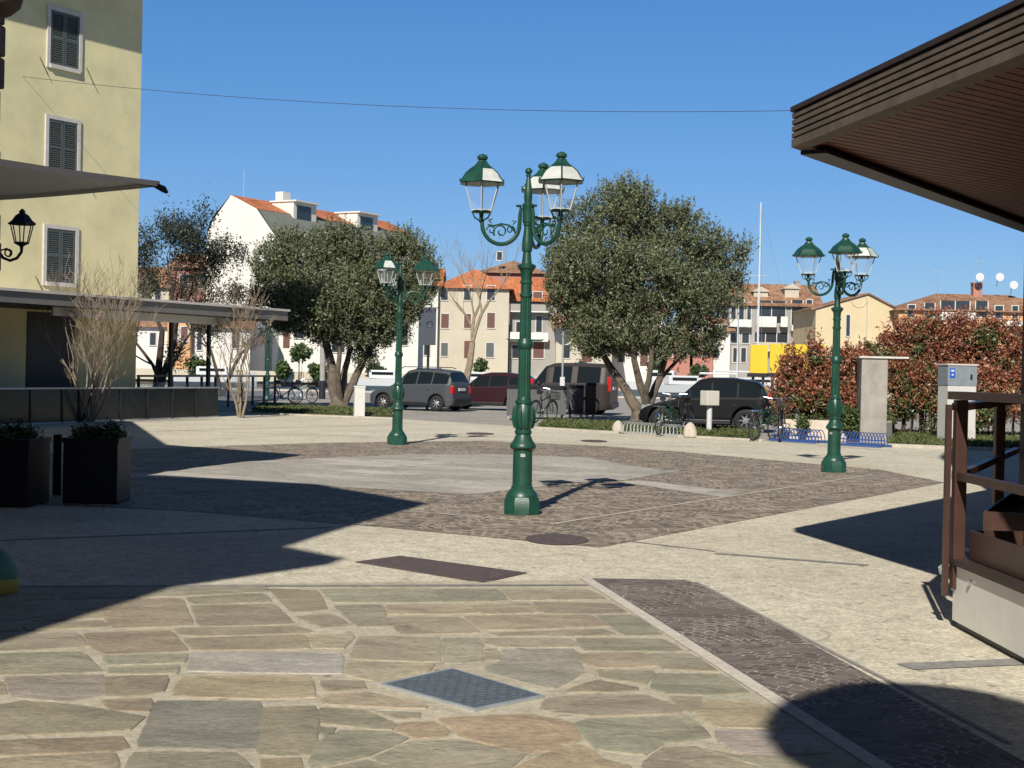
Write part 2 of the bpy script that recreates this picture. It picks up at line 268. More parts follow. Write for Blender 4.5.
# ------------------------------------------------------------------ mesh builder
class MB:
    def __init__(s): s.v = []; s.f = []; s.m = []
    def add(s, vs, fs, mi=0):
        o = len(s.v); s.v += [tuple(v) for v in vs]
        for f in fs: s.f.append([i + o for i in f]); s.m.append(mi)
        return s
    def box(s, a, b, mi=0, T=None):
        x0, y0, z0 = a; x1, y1, z1 = b
        vs = [Vector(p) for p in ((x0, y0, z0), (x1, y0, z0), (x1, y1, z0), (x0, y1, z0), (x0, y0, z1), (x1, y0, z1), (x1, y1, z1), (x0, y1, z1))]
        if T is not None: vs = [T @ v for v in vs]
        return s.add(vs, [(0, 3, 2, 1), (4, 5, 6, 7), (0, 1, 5, 4), (1, 2, 6, 5), (2, 3, 7, 6), (3, 0, 4, 7)], mi)
    def cbox(s, c, d, mi=0, T=None):
        return s.box([c[i] - d[i] / 2 for i in range(3)], [c[i] + d[i] / 2 for i in range(3)], mi, T)
    def prism(s, poly, z0, z1, mi=0, top=None):
        n = len(poly); ar = sum(poly[i][0] * poly[(i + 1) % n][1] - poly[(i + 1) % n][0] * poly[i][1] for i in range(n))
        if ar < 0: poly = poly[::-1]
        vs = [(p[0], p[1], z0) for p in poly] + [(p[0], p[1], z1) for p in poly]
        s.add(vs, [tuple(range(n))[::-1]] , mi); s.add(vs, [tuple(range(n, 2 * n))], mi if top is None else top)
        return s.add(vs, [(i, (i + 1) % n, n + (i + 1) % n, n + i) for i in range(n)], mi)
    def tube(s, pts, rad, n=8, mi=0, caps=True):
        pts = [Vector(p) for p in pts]
        if not hasattr(rad, '__len__'): rad = [rad] * len(pts)
        vs = []; prev = None
        for i, p in enumerate(pts):
            d = (pts[min(i + 1, len(pts) - 1)] - pts[max(i - 1, 0)])
            if d.length < 1e-9: d = Vector((0, 0, 1))
            d.normalize()
            a = prev if prev is not None else (Vector((1, 0, 0)) if abs(d.x) < .9 else Vector((0, 1, 0)))
            a = (a - d * a.dot(d)); a.normalize(); prev = a; b = d.cross(a)
            for k in range(n):
                t = 2 * PI * k / n; vs.append(p + (a * math.cos(t) + b * math.sin(t)) * rad[i])
        fs = [(i * n + k, i * n + (k + 1) % n, (i + 1) * n + (k + 1) % n, (i + 1) * n + k) for i in range(len(pts) - 1) for k in range(n)]
        if caps: fs += [tuple(range(n))[::-1], tuple(range((len(pts) - 1) * n, len(pts) * n))]
        return s.add(vs, fs, mi)
    def lathe(s, prof, n=16, c=(0, 0, 0), mi=0, rot=0.):
        vs = []
        for z, r in prof:
            for k in range(n):
                t = 2 * PI * k / n + rot; vs.append((c[0] + r * math.cos(t), c[1] + r * math.sin(t), c[2] + z))
        L = len(prof)
        fs = [(i * n + k, i * n + (k + 1) % n, (i + 1) * n + (k + 1) % n, (i + 1) * n + k) for i in range(L - 1) for k in range(n)]
        fs += [tuple(range(n))[::-1], tuple(range((L - 1) * n, L * n))]
        return s.add(vs, fs, mi)
    def torus(s, c, Rr, r, ax='y', n=24, k=6, mi=0, a0=0, a1=2 * PI):
        full = abs(a1 - a0 - 2 * PI) < 1e-6
        pts = []
        for i in range(n + 1):
            t = a0 + (a1 - a0) * i / n; ca, sa = Rr * math.cos(t), Rr * math.sin(t)
            o = {'y': (ca, 0, sa), 'x': (0, ca, sa), 'z': (ca, sa, 0)}[ax]
            pts.append((c[0] + o[0], c[1] + o[1], c[2] + o[2]))
        return s.tube(pts, r, k, mi, caps=not full)
    def disc(s, c, r, nrm='y', n=20, th=.02, mi=0):
        d = {'y': Vector((0, 1, 0)), 'x': Vector((1, 0, 0)), 'z': Vector((0, 0, 1))}[nrm]; c = Vector(c)
        return s.tube([c - d * th / 2, c + d * th / 2], r, n, mi)
    def build(s, name, mats, parent=None, smooth=False, loc=None, bevel=0):
        me = bpy.data.meshes.new(name); me.from_pydata(s.v, [], s.f)
        for m in (mats if isinstance(mats, (list, tuple)) else [mats]): me.materials.append(m)
        me.polygons.foreach_set('material_index', s.m)
        if smooth: me.polygons.foreach_set('use_smooth', [True] * len(s.f))
        me.validate(); me.update()
        o = bpy.data.objects.new(name, me); COL.objects.link(o)
        if parent is not None: o.parent = parent
        if loc is not None: o.location = loc
        if smooth:
            try: me.set_sharp_from_angle(angle=math.radians(38))
            except Exception: pass
        if bevel:
            b = o.modifiers.new('b', 'BEVEL'); b.width = bevel; b.segments = 2; b.limit_method = 'ANGLE'
        return o
def thing(name, label, cat, loc=(0, 0, 0), rz=0, group=None):
    o = bpy.data.objects.new(name, None); COL.objects.link(o); o.location = loc; o.rotation_euler = (0, 0, rz); o.empty_display_size = .2
    return tag(o, label, cat, group)
def tag(o, label, cat, group=None):
    o['label'] = label; o['category'] = cat
    if group: o['group'] = group
    return o
def struct(o, kind='structure'): o['kind'] = kind; return o
def copy_tree(o, parent=None):
    c = o.copy(); COL.objects.link(c); c.parent = parent
    for ch in list(o.children): copy_tree(ch, c)
    return c
def rotz(a): return Matrix.Rotation(a, 4, 'Z')

def leaf_mesh(name, pts, size, mt, parent=None, rng=None, aspect=.4, flat=0., loc=None, shade=None):
    """one small quad (two bent triangles) per point, all in one mesh"""
    n = len(pts); rng = rng or np.random.default_rng(1)
    d = rng.normal(size=(n, 3)); d /= np.linalg.norm(d, axis=1)[:, None]
    e = rng.normal(size=(n, 3)); e -= d * (e * d).sum(1)[:, None]; e /= np.linalg.norm(e, axis=1)[:, None]
    if flat: d[:, 2] *= (1 - flat); d /= np.linalg.norm(d, axis=1)[:, None]
    L = size * rng.uniform(.6, 1.3, n)[:, None]
    a = pts - d * L * .5; b = pts + d * L * .5; c1 = pts + e * L * aspect * .5; c2 = pts - e * L * aspect * .5
    v = np.stack([a, c1, b, c2], 1).reshape(-1, 3)
    me = bpy.data.meshes.new(name); me.vertices.add(4 * n); me.vertices.foreach_set('co', v.ravel().astype(np.float32))
    me.loops.add(4 * n); me.loops.foreach_set('vertex_index', np.arange(4 * n, dtype=np.int32))
    me.polygons.add(n); me.polygons.foreach_set('loop_start', np.arange(0, 4 * n, 4, dtype=np.int32))
    me.polygons.foreach_set('loop_total', np.full(n, 4, dtype=np.int32))
    me.materials.append(mt); me.update(); me.validate()
    o = bpy.data.objects.new(name, me); COL.objects.link(o)
    if parent is not None: o.parent = parent
    if loc is not None: o.location = loc
    return o

# ------------------------------------------------------------------ world, sun, camera
w = bpy.data.worlds.new('World'); sc.world = w; w.use_nodes = True
nt = w.node_tree; bg = nt.nodes['Background']
sky = nt.nodes.new('ShaderNodeTexSky'); sky.sky_type = 'NISHITA'; sky.sun_disc = False
EL = math.atan(1 / math.hypot(SX, SY)); AZ = math.atan2(-SX, -SY)
sky.sun_elevation = EL; sky.sun_rotation = AZ % (2 * PI)
sky.altitude = 0; sky.air_density = .9; sky.dust_density = .15; sky.ozone_density = 3.2
hsv = nt.nodes.new('ShaderNodeHueSaturation'); hsv.inputs['Saturation'].default_value = 1.34; hsv.inputs['Hue'].default_value = .502
nt.links.new(sky.outputs['Color'], hsv.inputs['Color']); k1 = nt.nodes.new('ShaderNodeVectorMath'); k1.operation = 'SCALE'; k1.inputs['Scale'].default_value = .07
gm = nt.nodes.new('ShaderNodeGamma'); gm.inputs['Gamma'].default_value = .62
k2 = nt.nodes.new('ShaderNodeVectorMath'); k2.operation = 'MULTIPLY'; k2.inputs[1].default_value = (4.7, 6.3, 8.8)
nt.links.new(hsv.outputs['Color'], k1.inputs[0]); nt.links.new(k1.outputs[0], gm.inputs['Color']); nt.links.new(gm.outputs['Color'], k2.inputs[0])
tcw = nt.nodes.new('ShaderNodeTexCoord'); sxyz = nt.nodes.new('ShaderNodeSeparateXYZ'); nt.links.new(tcw.outputs['Generated'], sxyz.inputs[0])
zr_ = nt.nodes.new('ShaderNodeMapRange'); zr_.interpolation_type = 'SMOOTHSTEP'; zr_.inputs['From Min'].default_value = .28; zr_.inputs['From Max'].default_value = .75; nt.links.new(sxyz.outputs['Z'], zr_.inputs['Value'])
mz = nt.nodes.new('ShaderNodeMix'); mz.data_type = 'RGBA'; mz.blend_type = 'MULTIPLY'; mz.inputs[7].default_value = (.50, .34, .28, 1); nt.links.new(zr_.outputs['Result'], mz.inputs['Factor']); nt.links.new(k2.outputs[0], mz.inputs[6])
nt.links.new(mz.outputs[2], bg.inputs['Color']); bg.inputs['Strength'].default_value = .1
sd = bpy.data.lights.new('sun', 'SUN'); sd.energy = 5.0; sd.angle = math.radians(.5); sd.color = (1, .945, .86)
so = bpy.data.objects.new('sun', sd); COL.objects.link(so)
so.rotation_euler = Vector((SX, SY, -1)).to_track_quat('-Z', 'Y').to_euler(); so.location = (-5, -20, 30)
sc.view_settings.view_transform = 'Standard'; sc.view_settings.look = 'None'; sc.view_settings.exposure = .27; sc.view_settings.gamma = 1
cd = bpy.data.cameras.new('camera'); cd.sensor_width = 36; cd.lens = 36 * F / 1024; cd.clip_end = 6000; cd.clip_start = .05
co = bpy.data.objects.new('camera', cd); COL.objects.link(co)
mw = Matrix.Identity(4)
for i in range(3): mw[i][0] = rt[i]; mw[i][1] = up[i]; mw[i][2] = -fw[i]; mw[i][3] = CAM[i]
co.matrix_world = mw; sc.camera = co
sc.cycles.max_bounces = 6; sc.cycles.transparent_max_bounces = 12; sc.cycles.use_adaptive_sampling = True; sc.cycles.use_denoising = True

# ------------------------------------------------------------------ ground
QY = 97.0; FBY = 150.0
def sheet(name, poly, z, m, thick=0):
    b = MB()
    if thick: b.prism(poly, z - thick, z)
    else:
        n = len(poly); ar = sum(poly[i][0] * poly[(i + 1) % n][1] - poly[(i + 1) % n][0] * poly[i][1] for i in range(n))
        if ar < 0: poly = poly[::-1]
        b.add([(p[0], p[1], z) for p in poly], [tuple(range(n))])
    return struct(b.build(name, m))
sheet('ground', [(-400, -60), (400, -60), (400, QY), (-400, QY)], -.004, M['road'], 3)
sheet('water', [(-1500, QY - .5), (1500, QY - .5), (1500, FBY + .5), (-1500, FBY + .5)], -.12, M['water'])
sheet('far_bank_ground', [(-2500, FBY), (2500, FBY), (2500, 4000), (-2500, 4000)], .25, M['quay'], 3)
struct(MB().box((-300, QY - .6, -.02), (300, QY, .10)).build('quay_kerb', M['quay']))
# plaza concrete
plz = [(-30, -20), (30, -20), (30, gxy(1100, 462)[1]), gxy(1024, 449), gxy(890, 446), gxy(760, 440), gxy(560, 429), gxy(400, 419), gxy(250, 413), gxy(120, 409), (-40, gxy(120, 409)[1] + 18)]
sheet('plaza_paving', plz, .004, M['concrete'], .1)
sheet('cobble_paving', [gxy(*p) for p in [(600, 548), (945, 483), (880, 470), (800, 463), (690, 453), (600, 446), (480, 441), (330, 443), (230, 446), (60, 452), (-60, 470), (-80, 500), (180, 511), (385, 528), (500, 539)]], .008, M['cobble'])
sheet('inner_paving', [gxy(*p) for p in [(20, 480), (150, 474), (249, 462), (404, 455), (500, 455), (590, 458.5), (612, 463), (674, 472.5), (623, 481), (560, 483.5), (538, 488), (500, 492), (470, 495.5), (330, 487), (160, 479)]], .012, M['inner'])
sheet('paving_band', [gxy(*p) for p in [(618, 482.5), (640, 481), (745, 493.5), (722, 498)]], .0121, M['inner'])
sheet('cobble_strip', [gxy(*p) for p in [(585, 579), (686, 581), (712, 590), (1045, 775), (1300, 925), (1090, 925), (905, 784)]], .0085, M['cobble_dark'])
def line(a, b, wdt, z, m, name):
    a = Vector(gxy(*a)); b = Vector(gxy(*b)); d = (b - a).normalized(); n = Vector((-d.y, d.x)) * wdt / 2
    return sheet(name, [tuple(a + n), tuple(b + n), tuple(b - n), tuple(a - n)], z, m)
line((551, 525), (873, 475), .045, .0125, M['joint'], 'paving_joint')
line((386, 510), (560, 525), .045, .0126, M['joint'], 'paving_joint')
line((585, 579.5), (905, 785), .085, .0130, M['joint'], 'paving_joint')
line((0, 588), (588, 586.5), .07, .0131, M['greyband'], 'paving_joint')
line((0, 541), (330, 528), .05, .0085, M['greyband'], 'paving_joint')
line((715, 554), (868, 566), .10, .0085, M['greyband'], 'paving_joint')
line((630, 542), (715, 552), .05, .0085, M['greyband'], 'paving_joint')
line((905, 668), (1040, 662), .17, .0086, M['greyband'], 'paving_joint')
line((696, 583), (1010, 745), .03, .0087, M['greyband'], 'paving_joint')
line((700, 436), (900, 452), .04, .0085, M['greyband'], 'paving_joint')
line((150, 430), (700, 447), .05, .0086, M['greyband'], 'paving_joint')
line((0, 436), (390, 425), .05, .0088, M['greyband'], 'paving_joint')
# kerbs
def kerb(pts, h=.11, w_=.16):
    b = MB()
    for a, c in zip(pts[:-1], pts[1:]):
        a = Vector(a); c = Vector(c); d = (c - a).normalized(); n = Vector((-d.y, d.x)) * w_
        b.prism([tuple(a), tuple(c), tuple(c + n), tuple(a + n)], 0, h)
    return struct(b.build('kerb', M['quay']))
kerb([gxy(245, 413.5), gxy(400, 419.5)], .05); kerb([gxy(535, 428.5), gxy(620, 433.5), gxy(762, 441.5)], .05); kerb([gxy(886, 447), gxy(1010, 452)], .08)
# grass
def grass(polypx, n, seed, back):
    rng = np.random.default_rng(seed)
    a = [gxy(*p) for p in polypx]
    struct(sheet('grass_bed', a, .03, M['soil'], .03))
    A, B, C_, D = [np.array(q) for q in a]
    u = rng.uniform(0, 1, n)[:, None]; v = rng.uniform(0, 1, n)[:, None]
    p = (A * (1 - u) + B * u) * (1 - v) + (D * (1 - u) + C_ * u) * v
    pts = np.concatenate([p, rng.uniform(.03, .12, n)[:, None]], 1)
    o = leaf_mesh('grass', pts, .16, M['grass'], rng=rng, aspect=.16); o['kind'] = 'stuff'
grass([(250, 412), (398, 418), (398, 411), (262, 405.5)], 7000, 3, 0)
grass([(538, 428), (758, 440), (762, 431), (548, 421)], 12000, 4, 0)
grass([(888, 445.5), (1030, 451), (1030, 436), (892, 433)], 9000, 5, 0)

# ------------------------------------------------------------------ flagstones
FS = [
 ([(100,589),(267,588.5),(267,593),(186,597.5),(60,600.5)],0), ([(188,599),(264,595),(271,604),(193,606)],2), ([(192,607.5),(273,606),(294,626),(200,628)],2),
 ([(108,602),(181,600),(192,627),(112,630),(103,613)],1), ([(26,626),(103,623),(108,629),(26,632)],1), ([(-10,627),(22,626),(18,633),(-10,634)],1),
 ([(30,623),(70,609),(100,603),(103,620)],1), ([(-10,591),(90,590),(50,601),(-10,603)],0), ([(-10,605),(90,602.5),(64,610),(26,621),(-10,624)],1),
 ([(-10,637),(78,635),(87,649),(-10,653)],0), ([(85,635),(170,632),(187,653),(104,656),(90,648)],2), ([(175,631),(296,628),(317,635),(200,638),(182,637)],1),
 ([(185,641),(305,637),(308,651),(193,652)],2), ([(-10,656),(82,654),(101,674),(-10,677)],0), ([(104,658),(189,656),(183,665),(108,667)],0),
 ([(109,670),(181,668),(174,676),(108,676)],0), ([(192,655),(342,655),(340,676),(187,673)],4), ([(5,679),(104,677),(102,697),(64,704),(12,699)],3),
 ([(107,679),(168,678),(162,694),(122,699),(106,698)],2), ([(-10,683),(1,684),(5,697),(-10,699)],2), ([(183,679),(311,678),(313,700),(262,701),(172,698)],5),
 ([(22,704),(76,708),(144,720),(127,733),(60,736),(-10,738),(-10,709)],2), ([(104,702),(152,701),(147,715),(112,712)],1), ([(159,703),(261,704),(256,752),(138,749)],6),
 ([(-10,744),(124,740),(127,750),(110,754),(-10,758)],2), ([(-10,762),(117,756),(114,790),(-10,790)],1), ([(136,755),(236,756),(262,785),(120,790)],0),
 ([(270,590.5),(317,592),(326,611),(292,614)],2), ([(321,591),(430,591),(441,604),(333,604)],0), ([(297,618),(331,615.5),(351,627),(320,629)],0),
 ([(335,607),(382,607),(385,620),(392,628),(358,628)],0), ([(386,619),(459,619),(480,635),(402,636)],0), ([(387,607),(462,607),(478,615),(388,616)],1),
 ([(309,638),(355,636),(342,651),(313,650)],1), ([(361,638),(439,640),(438,664),(350,661)],0), ([(349,664),(436,667),(428,673),(370,683),(346,677)],1),
 ([(323,682),(364,684),(366,691),(326,694)],0), ([(326,697),(370,695),(428,709),(424,711),(322,706)],1), ([(264,709),(316,709),(318,720),(314,745),(310,758),(259,757)],2),
 ([(322,710),(364,713),(397,727),(388,733),(322,725)],1), ([(372,713),(421,716),(418,721),(397,721)],0), ([(402,725),(434,724),(448,735),(444,739),(416,741),(397,734)],5),
 ([(322,729),(336,731),(322,741)],0), ([(342,733),(391,735),(408,741),(365,758),(308,772),(322,744)],0), ([(262,761),(302,761),(296,785),(268,785)],5),
 ([(412,744),(458,743),(526,757),(500,775),(398,775),(375,761)],0), ([(370,763),(392,772),(400,790),(310,790),(312,776)],0),
 ([(433,591),(498,591),(507,602),(444,604)],0), ([(502,591),(588,591),(606,601),(511,602)],0), ([(469,607),(529,605),(541,614),(483,616)],1),
 ([(534,604),(612,605),(628,615),(546,615)],0), ([(466,618),(592,617),(608,628),(481,632)],1), ([(490,635),(606,631),(616,637),(498,637.5)],1),
 ([(598,617),(634,617),(662,637),(625,637)],0), ([(444,640),(480,640),(482,664),(443,665)],0), ([(487,640),(571,641),(577,649),(502,649),(486,646)],0),
 ([(487,651),(497,651),(498,662),(486,662)],0), ([(503,652),(575,651),(578,665),(583,674),(553,691),(490,675),(486,669),(502,664)],3),
 ([(578,640),(663,641),(682,653),(584,652)],0), ([(582,656),(645,655),(658,668),(598,670),(578,662)],1), ([(650,656),(690,656),(718,674),(664,671)],0),
 ([(600,673),(655,673),(644,687),(601,679)],1), ([(598,682),(638,690),(636,693),(562,694)],2), ([(659,676),(722,677),(748,695),(704,697),(668,696),(652,690)],0),
 ([(548,701),(580,697),(648,698),(684,712),(676,716),(590,718),(560,715),(540,712)],0), ([(590,722),(690,720),(710,740),(662,746),(642,758),(598,752),(576,726)],0),
 ([(440,721),(532,717),(570,726),(580,742),(548,753),(521,756),(462,738)],5), ([(547,757),(582,747),(600,762),(630,770),(630,790),(505,790),(520,770)],5),
 ([(665,750),(696,749),(760,770),(780,790),(640,790),(645,765)],0), ([(671,698),(703,700),(697,712),(686,714)],1),
 ([(705,703),(757,705),(782,722),(784,731),(716,729),(699,714)],5), ([(717,733),(797,733),(832,756),(742,757),(722,745)],4), ([(702,751),(735,759),(838,760),(870,780),(790,790),(765,770)],1),
 ([(-10,590.6),(-11,590.5),(-11,590)],0),
]
TINT = [(.35, .318, .225), (.37, .325, .225), (.335, .29, .20), (.36, .332, .26), (.48, .44, .385), (.43, .345, .225), (.25, .235, .19)]
def flagstones():
    polys = []
    for px, t in FS:
        if len(px) < 4 and px[0][0] < 0: continue
        polys.append(([gxy(*p) for p in px], t))
    # rows of slabs beyond the traced area: to the left of the picture, and nearer than its lower edge
    rr = random.Random(11)
    y = 1.0
    while y < 10.4:
        h = rr.uniform(.28, .55)
        lx = (-10 - 512) / F * y - .1
        x = -9.0
        xe = lx - .15 if y > 5.75 else (G(880, 768).x - (G(880, 768).x - G(585, 580).x) * (y - 5.9) / 5.1 * -0 + 0)
        if y + h <= 5.72 or y > 5.75:
            xe = lx - .12 if y > 5.75 else 1.1 + (5.7 - y) * .17
            while x < xe - .2:
                w_ = min(rr.uniform(.5, 1.3), xe - x); j = [rr.uniform(-.04, .04) for _ in range(4)]
                polys.append(([(x + .02 + j[0], y + .02), (x + w_ - .02 + j[1], y + .02 + j[2] * .5), (x + w_ - .02 + j[1], y + h - .02), (x + .02 + j[3], y + h - .02)], rr.choice([0, 0, 1, 1, 2, 3, 5, 6])))
                x += w_
        y += h
    vs, fs, cols = [], [], []
    for poly, t in polys:
        n = len(poly); ar = sum(poly[i][0] * poly[(i + 1) % n][1] - poly[(i + 1) % n][0] * poly[i][1] for i in range(n))
        if ar < 0: poly = poly[::-1]
        # subdivide edges and roughen
        pts = []
        for i in range(n):
            a = Vector(poly[i]); b = Vector(poly[(i + 1) % n]); L = (b - a).length; k = max(1, int(L / .09)); nn = Vector((b.y - a.y, a.x - b.x)); nn = nn / max(L, 1e-6)
            for q in range(k):
                p = a.lerp(b, q / k)
                if q == 0:  p = p + ((b - a).normalized() + (Vector(poly[i - 1]) - a).normalized()) * .003
                p = p + nn * rr.uniform(.012, .020)
                pts.append(p)
        o = len(vs); c = sum(pts, Vector((0, 0))) / len(pts); m_ = len(pts)
        zz = .013 + rr.uniform(0, .003)
        vs += [(p.x, p.y, .005) for p in pts]
        vs += [(c.x + (p.x - c.x) * .995, c.y + (p.y - c.y) * .995, zz - .003) for p in pts]
        vs += [(p.x + (c - p).normalized().x * .012, p.y + (c - p).normalized().y * .012, zz) for p in pts]
        k = rr.uniform(.90, 1.12); tc_ = [v * k for v in TINT[t]]; tc_[0] *= rr.uniform(.95, 1.07)
        new = []
        for i in range(m_):
            j = (i + 1) % m_
            new += [(o + i, o + j, o + m_ + j, o + m_ + i), (o + m_ + i, o + m_ + j, o + 2 * m_ + j, o + 2 * m_ + i)]
        new.append(tuple(range(o + 2 * m_, o + 3 * m_)))
        fs += new; cols += [(*tc_, 1)] * len(new)
    me = bpy.data.meshes.new('flagstone_paving'); me.from_pydata(vs, [], fs); me.materials.append(M['stone'])
    at = me.color_attributes.new('tint', 'FLOAT_COLOR', 'CORNER')
    buf = []
    for p in me.polygons: buf += list(cols[p.index]) * p.loop_total
    at.data.foreach_set('color', buf); me.update()
    o = bpy.data.objects.new('flagstone_paving', me); COL.objects.link(o); struct(o)
    sheet('mortar_bed', [(-9, .8), (1.8, .8), gxy(905, 785), gxy(585, 581), gxy(0, 588), (-9, gxy(0, 588)[1])], .0088, M['mortar'])
flagstones()
sheet('paving_band', [gxy(*p) for p in [(168, 484), (282, 482), (302, 488), (180, 493)]], .0122, M['inner'])
# covers in the paving
def cover(px, z, name, label, m, treads=True, cat='manhole cover'):
    pts = [Vector(gxy(*p)) for p in px]; c = sum(pts, Vector((0, 0))) / 4
    t = thing(name, label, cat, (c.x, c.y, z))
    l = [tuple(p - c) for p in pts]
    MB().prism(l, -.01, .004).build('frame', M['steel'] if treads else m, t)
    b = MB(); inn = [tuple(Vector(p) * .93) for p in l]; b.prism(inn, .0, .006)
    if treads:
        A, B, C_, D = [Vector(p) for p in inn]
        for i in range(1, 18):
            for j in range(1, 12):
                q = (A.lerp(B, j / 12)).lerp(D.lerp(C_, j / 12), i / 18)
                d = Vector((.018, .006)) if (i + j) % 2 else Vector((-.006, .018)); n = Vector((-d.y, d.x)) * .25
                b.prism([tuple(q - d - n), tuple(q + d - n), tuple(q + d + n), tuple(q - d + n)], .006, .010)
    b.build('lid', m, t)
cover([(380, 688), (452, 672), (545, 700), (475, 714)], .018, 'manhole_cover', 'blue-grey tread-plate cover set among the flagstones', M['cover'])
cover([(355, 563), (400, 557), (527, 574), (483, 584)], .008, 'paving_cover', 'dark brown rectangular cover in the beige concrete before the flagstones', M['cover_brown'], False)
def round_cover(px, py, r, st, label, z=.012, m=None):
    t = tag(MB().lathe([(0, r), (.004, r), (.006, r * .96)], 28).build('round_cover', m or M['cover_brown']), label, 'manhole cover')
    t.location = (*gxy(px, py), z); t.scale = (1, st, 1)
round_cover(557, 540.5, .29, 1.5, 'dark round cover in the cobbles in front of the big centre lamp post')
round_cover(594, 441.5, .30, 1.8, 'small round cover in the far pale walkway near the bins')
round_cover(480, 434, .35, 1.8, 'small round cover in the far walkway behind the centre lamp post', .009)

# ------------------------------------------------------------------ street lamps
def make_lamp(label, pale):
    t = thing('street_lamp', label, 'street lamp', group='three-lantern green lamp posts')
    s = MB()
    s.lathe([(0, .205), (.15, .205), (.165, .195), (.175, .195), (.19, .185)], 8, rot=PI / 8)
    s.lathe([(.19, .175), (.21, .172), (.25, .145), (.28, .118), (.30, .118), (.31, .108)], 24)
    s.build('plinth', M['green'], t, True)
    p = MB()
    p.lathe([(.31, .107), (.69, .104), (.705, .125), (.72, .142), (.745, .142), (.765, .13), (.80, .105), (.86, .08), (.875, .092), (.90, .092), (.915, .08), (.95, .098), (1.02, .110), (1.09, .108), (1.16, .092), (1.19, .082), (1.20, .096), (1.225, .096), (1.235, .078), (1.27, .072)], 28)
    for k in range(10):                                   # acanthus leaves on the vase
        a = 2 * PI * k / 10
        p.tube([(.095 * math.cos(a), .095 * math.sin(a), .93), (.118 * math.cos(a), .118 * math.sin(a), 1.03), (.112 * math.cos(a), .112 * math.sin(a), 1.12), (.105 * math.cos(a), .105 * math.sin(a), 1.17)], [.012, .018, .014, .006], 5)
    prof = []
    n = 32
    vs = []                                               # fluted shaft
    zs = [(1.27, .070), (1.79, .066)]; zs2 = [(1.90, .064), (2.35, .059)]
    for zz in (zs, zs2):
        vs = [((r_ - (.006 if k % 2 else 0)) * math.cos(2 * PI * k / n), (r_ - (.006 if k % 2 else 0)) * math.sin(2 * PI * k / n), z) for z, r_ in zz for k in range(n)]
        p.add(vs, [(k, (k + 1) % n, n + (k + 1) % n, n + k) for k in range(n)])
    p.lathe([(1.79, .068), (1.80, .078), (1.82, .086), (1.85, .086), (1.87, .078), (1.90, .066)], 24)
    p.lathe([(2.35, .060), (2.355, .070), (2.385, .070), (2.395, .058), (2.495, .058), (2.50, .067), (2.525, .067), (2.535, .058), (2.62, .064), (2.65, .082), (2.665, .098), (2.695, .10), (2.705, .085), (2.715, .056), (2.76, .05), (2.84, .042), (2.85, .055), (2.90, .058), (2.97, .054), (3.05, .042), (3.12, .037), (3.13, .048), (3.155, .048), (3.165, .058), (3.33, .058), (3.34, .062), (3.36, .062), (3.37, .04), (3.45, .046), (3.52, .040), (3.60, .028), (3.655, .020), (3.66, .030), (3.675, .030), (3.68, .022)], 24)
    p.lathe([(3.68, .016), (3.695, .034), (3.715, .04), (3.735, .034), (3.752, .012)], 16)
    p.build('pole', M['green'], t, True)
    c = MB(); c.tube([(-.17, -.02, 1.885), (.17, -.02, 1.885)], .012, 6)
    for sx in (-1, 1): c.tube([(.17 * sx, -.02, 1.885), (.205 * sx, -.02, 1.895)], [.014, .003], 6)
    c.build('ladder_rest', M['green_dark'], t)
    c = MB(); c.cbox((0, -.108, .64), (.05, .006, .035)); c.build('maker_plate', M['steel'], t)
    for k in range(3):
        a = math.radians([-169, -48, 71][k])
        e = bpy.data.objects.new('lamp_arm', None)
        T = rotz(a)
        b = MB()
        def tr(pts): return [T @ Vector(q) for q in pts]
        pts = [(.085, 0, 3.345), (.06, 0, 3.33), (.068, 0, 3.29)]
        cur = []
        for i in range(25):
            th = PI + PI * 1.0 * i / 24
            cur.append((.295 + .205 * math.cos(th), 0, 3.13 + .215 * math.sin(th) + (.0 if i < 12 else .0)))
        b.tube(tr([(.075, 0, 3.32), (.085, 0, 3.25), (.088, 0, 3.18)] + cur + [(.51, 0, 3.19)]), [.016, .02, .022] + [.023] * 25 + [.02], 8)
        b.torus(tuple(T @ Vector((.10, 0, 3.335))), .022, .012, 'z', 10, 5)
        # scroll work inside the bow
        def spiral(cx, cz, r1, a0, turns, w_=.010):
            q = []
            for i in range(22):
                f_ = i / 21; rr_ = r1 * (1 - .8 * f_); th = a0 + turns * 2 * PI * f_
                q.append((cx + rr_ * math.cos(th), 0, cz + rr_ * math.sin(th)))
            b.tube(tr(q), [w_ * (1 - .4 * i / 21) for i in range(22)], 5)
        spiral(.295, 3.05, .085, -.6, 1.2, .012); spiral(.19, 3.07, .05, PI, -1.1); spiral(.40, 3.06, .055, 0, 1.1)
        b.tube(tr([(.12, 0, 3.03), (.2, 0, 3.12), (.29, 0, 3.135), (.37, 0, 3.11), (.44, 0, 3.12)]), [.012, .011, .010, .011, .008], 5)
        b.tube(tr([(.16, 0, 3.13), (.13, 0, 3.17), (.17, 0, 3.17)]), .008, 5); b.tube(tr([(.4, 0, 3.14), (.43, 0, 3.17), (.39, 0, 3.18)]), .008, 5)
        arm = b.build('lamp_arm', M['green'], t, True)
        # lantern
        cx, cy = (T @ Vector((.51, 0, 0))).xy
        Lb = MB()
        ang = [math.radians(60 * i + 30) for i in range(6)]
        rb, rtp, z0, z1 = .115, .205, 3.255, 3.555
        Lb.lathe([(3.14, .02), (3.16, .035), (3.18, .022), (3.235, .024), (3.245, .10), (3.262, .118), (3.27, .105)], 12, (cx, cy, 0))
        for th in ang: Lb.tube([(cx + .028 * math.cos(th), cy + .028 * math.sin(th), 3.165), (cx + .085 * math.cos(th), cy + .085 * math.sin(th), 3.195), (cx + .112 * math.cos(th), cy + .112 * math.sin(th), 3.25)], .007, 5)
        lant = Lb.build('lantern', M['green'], t, True)
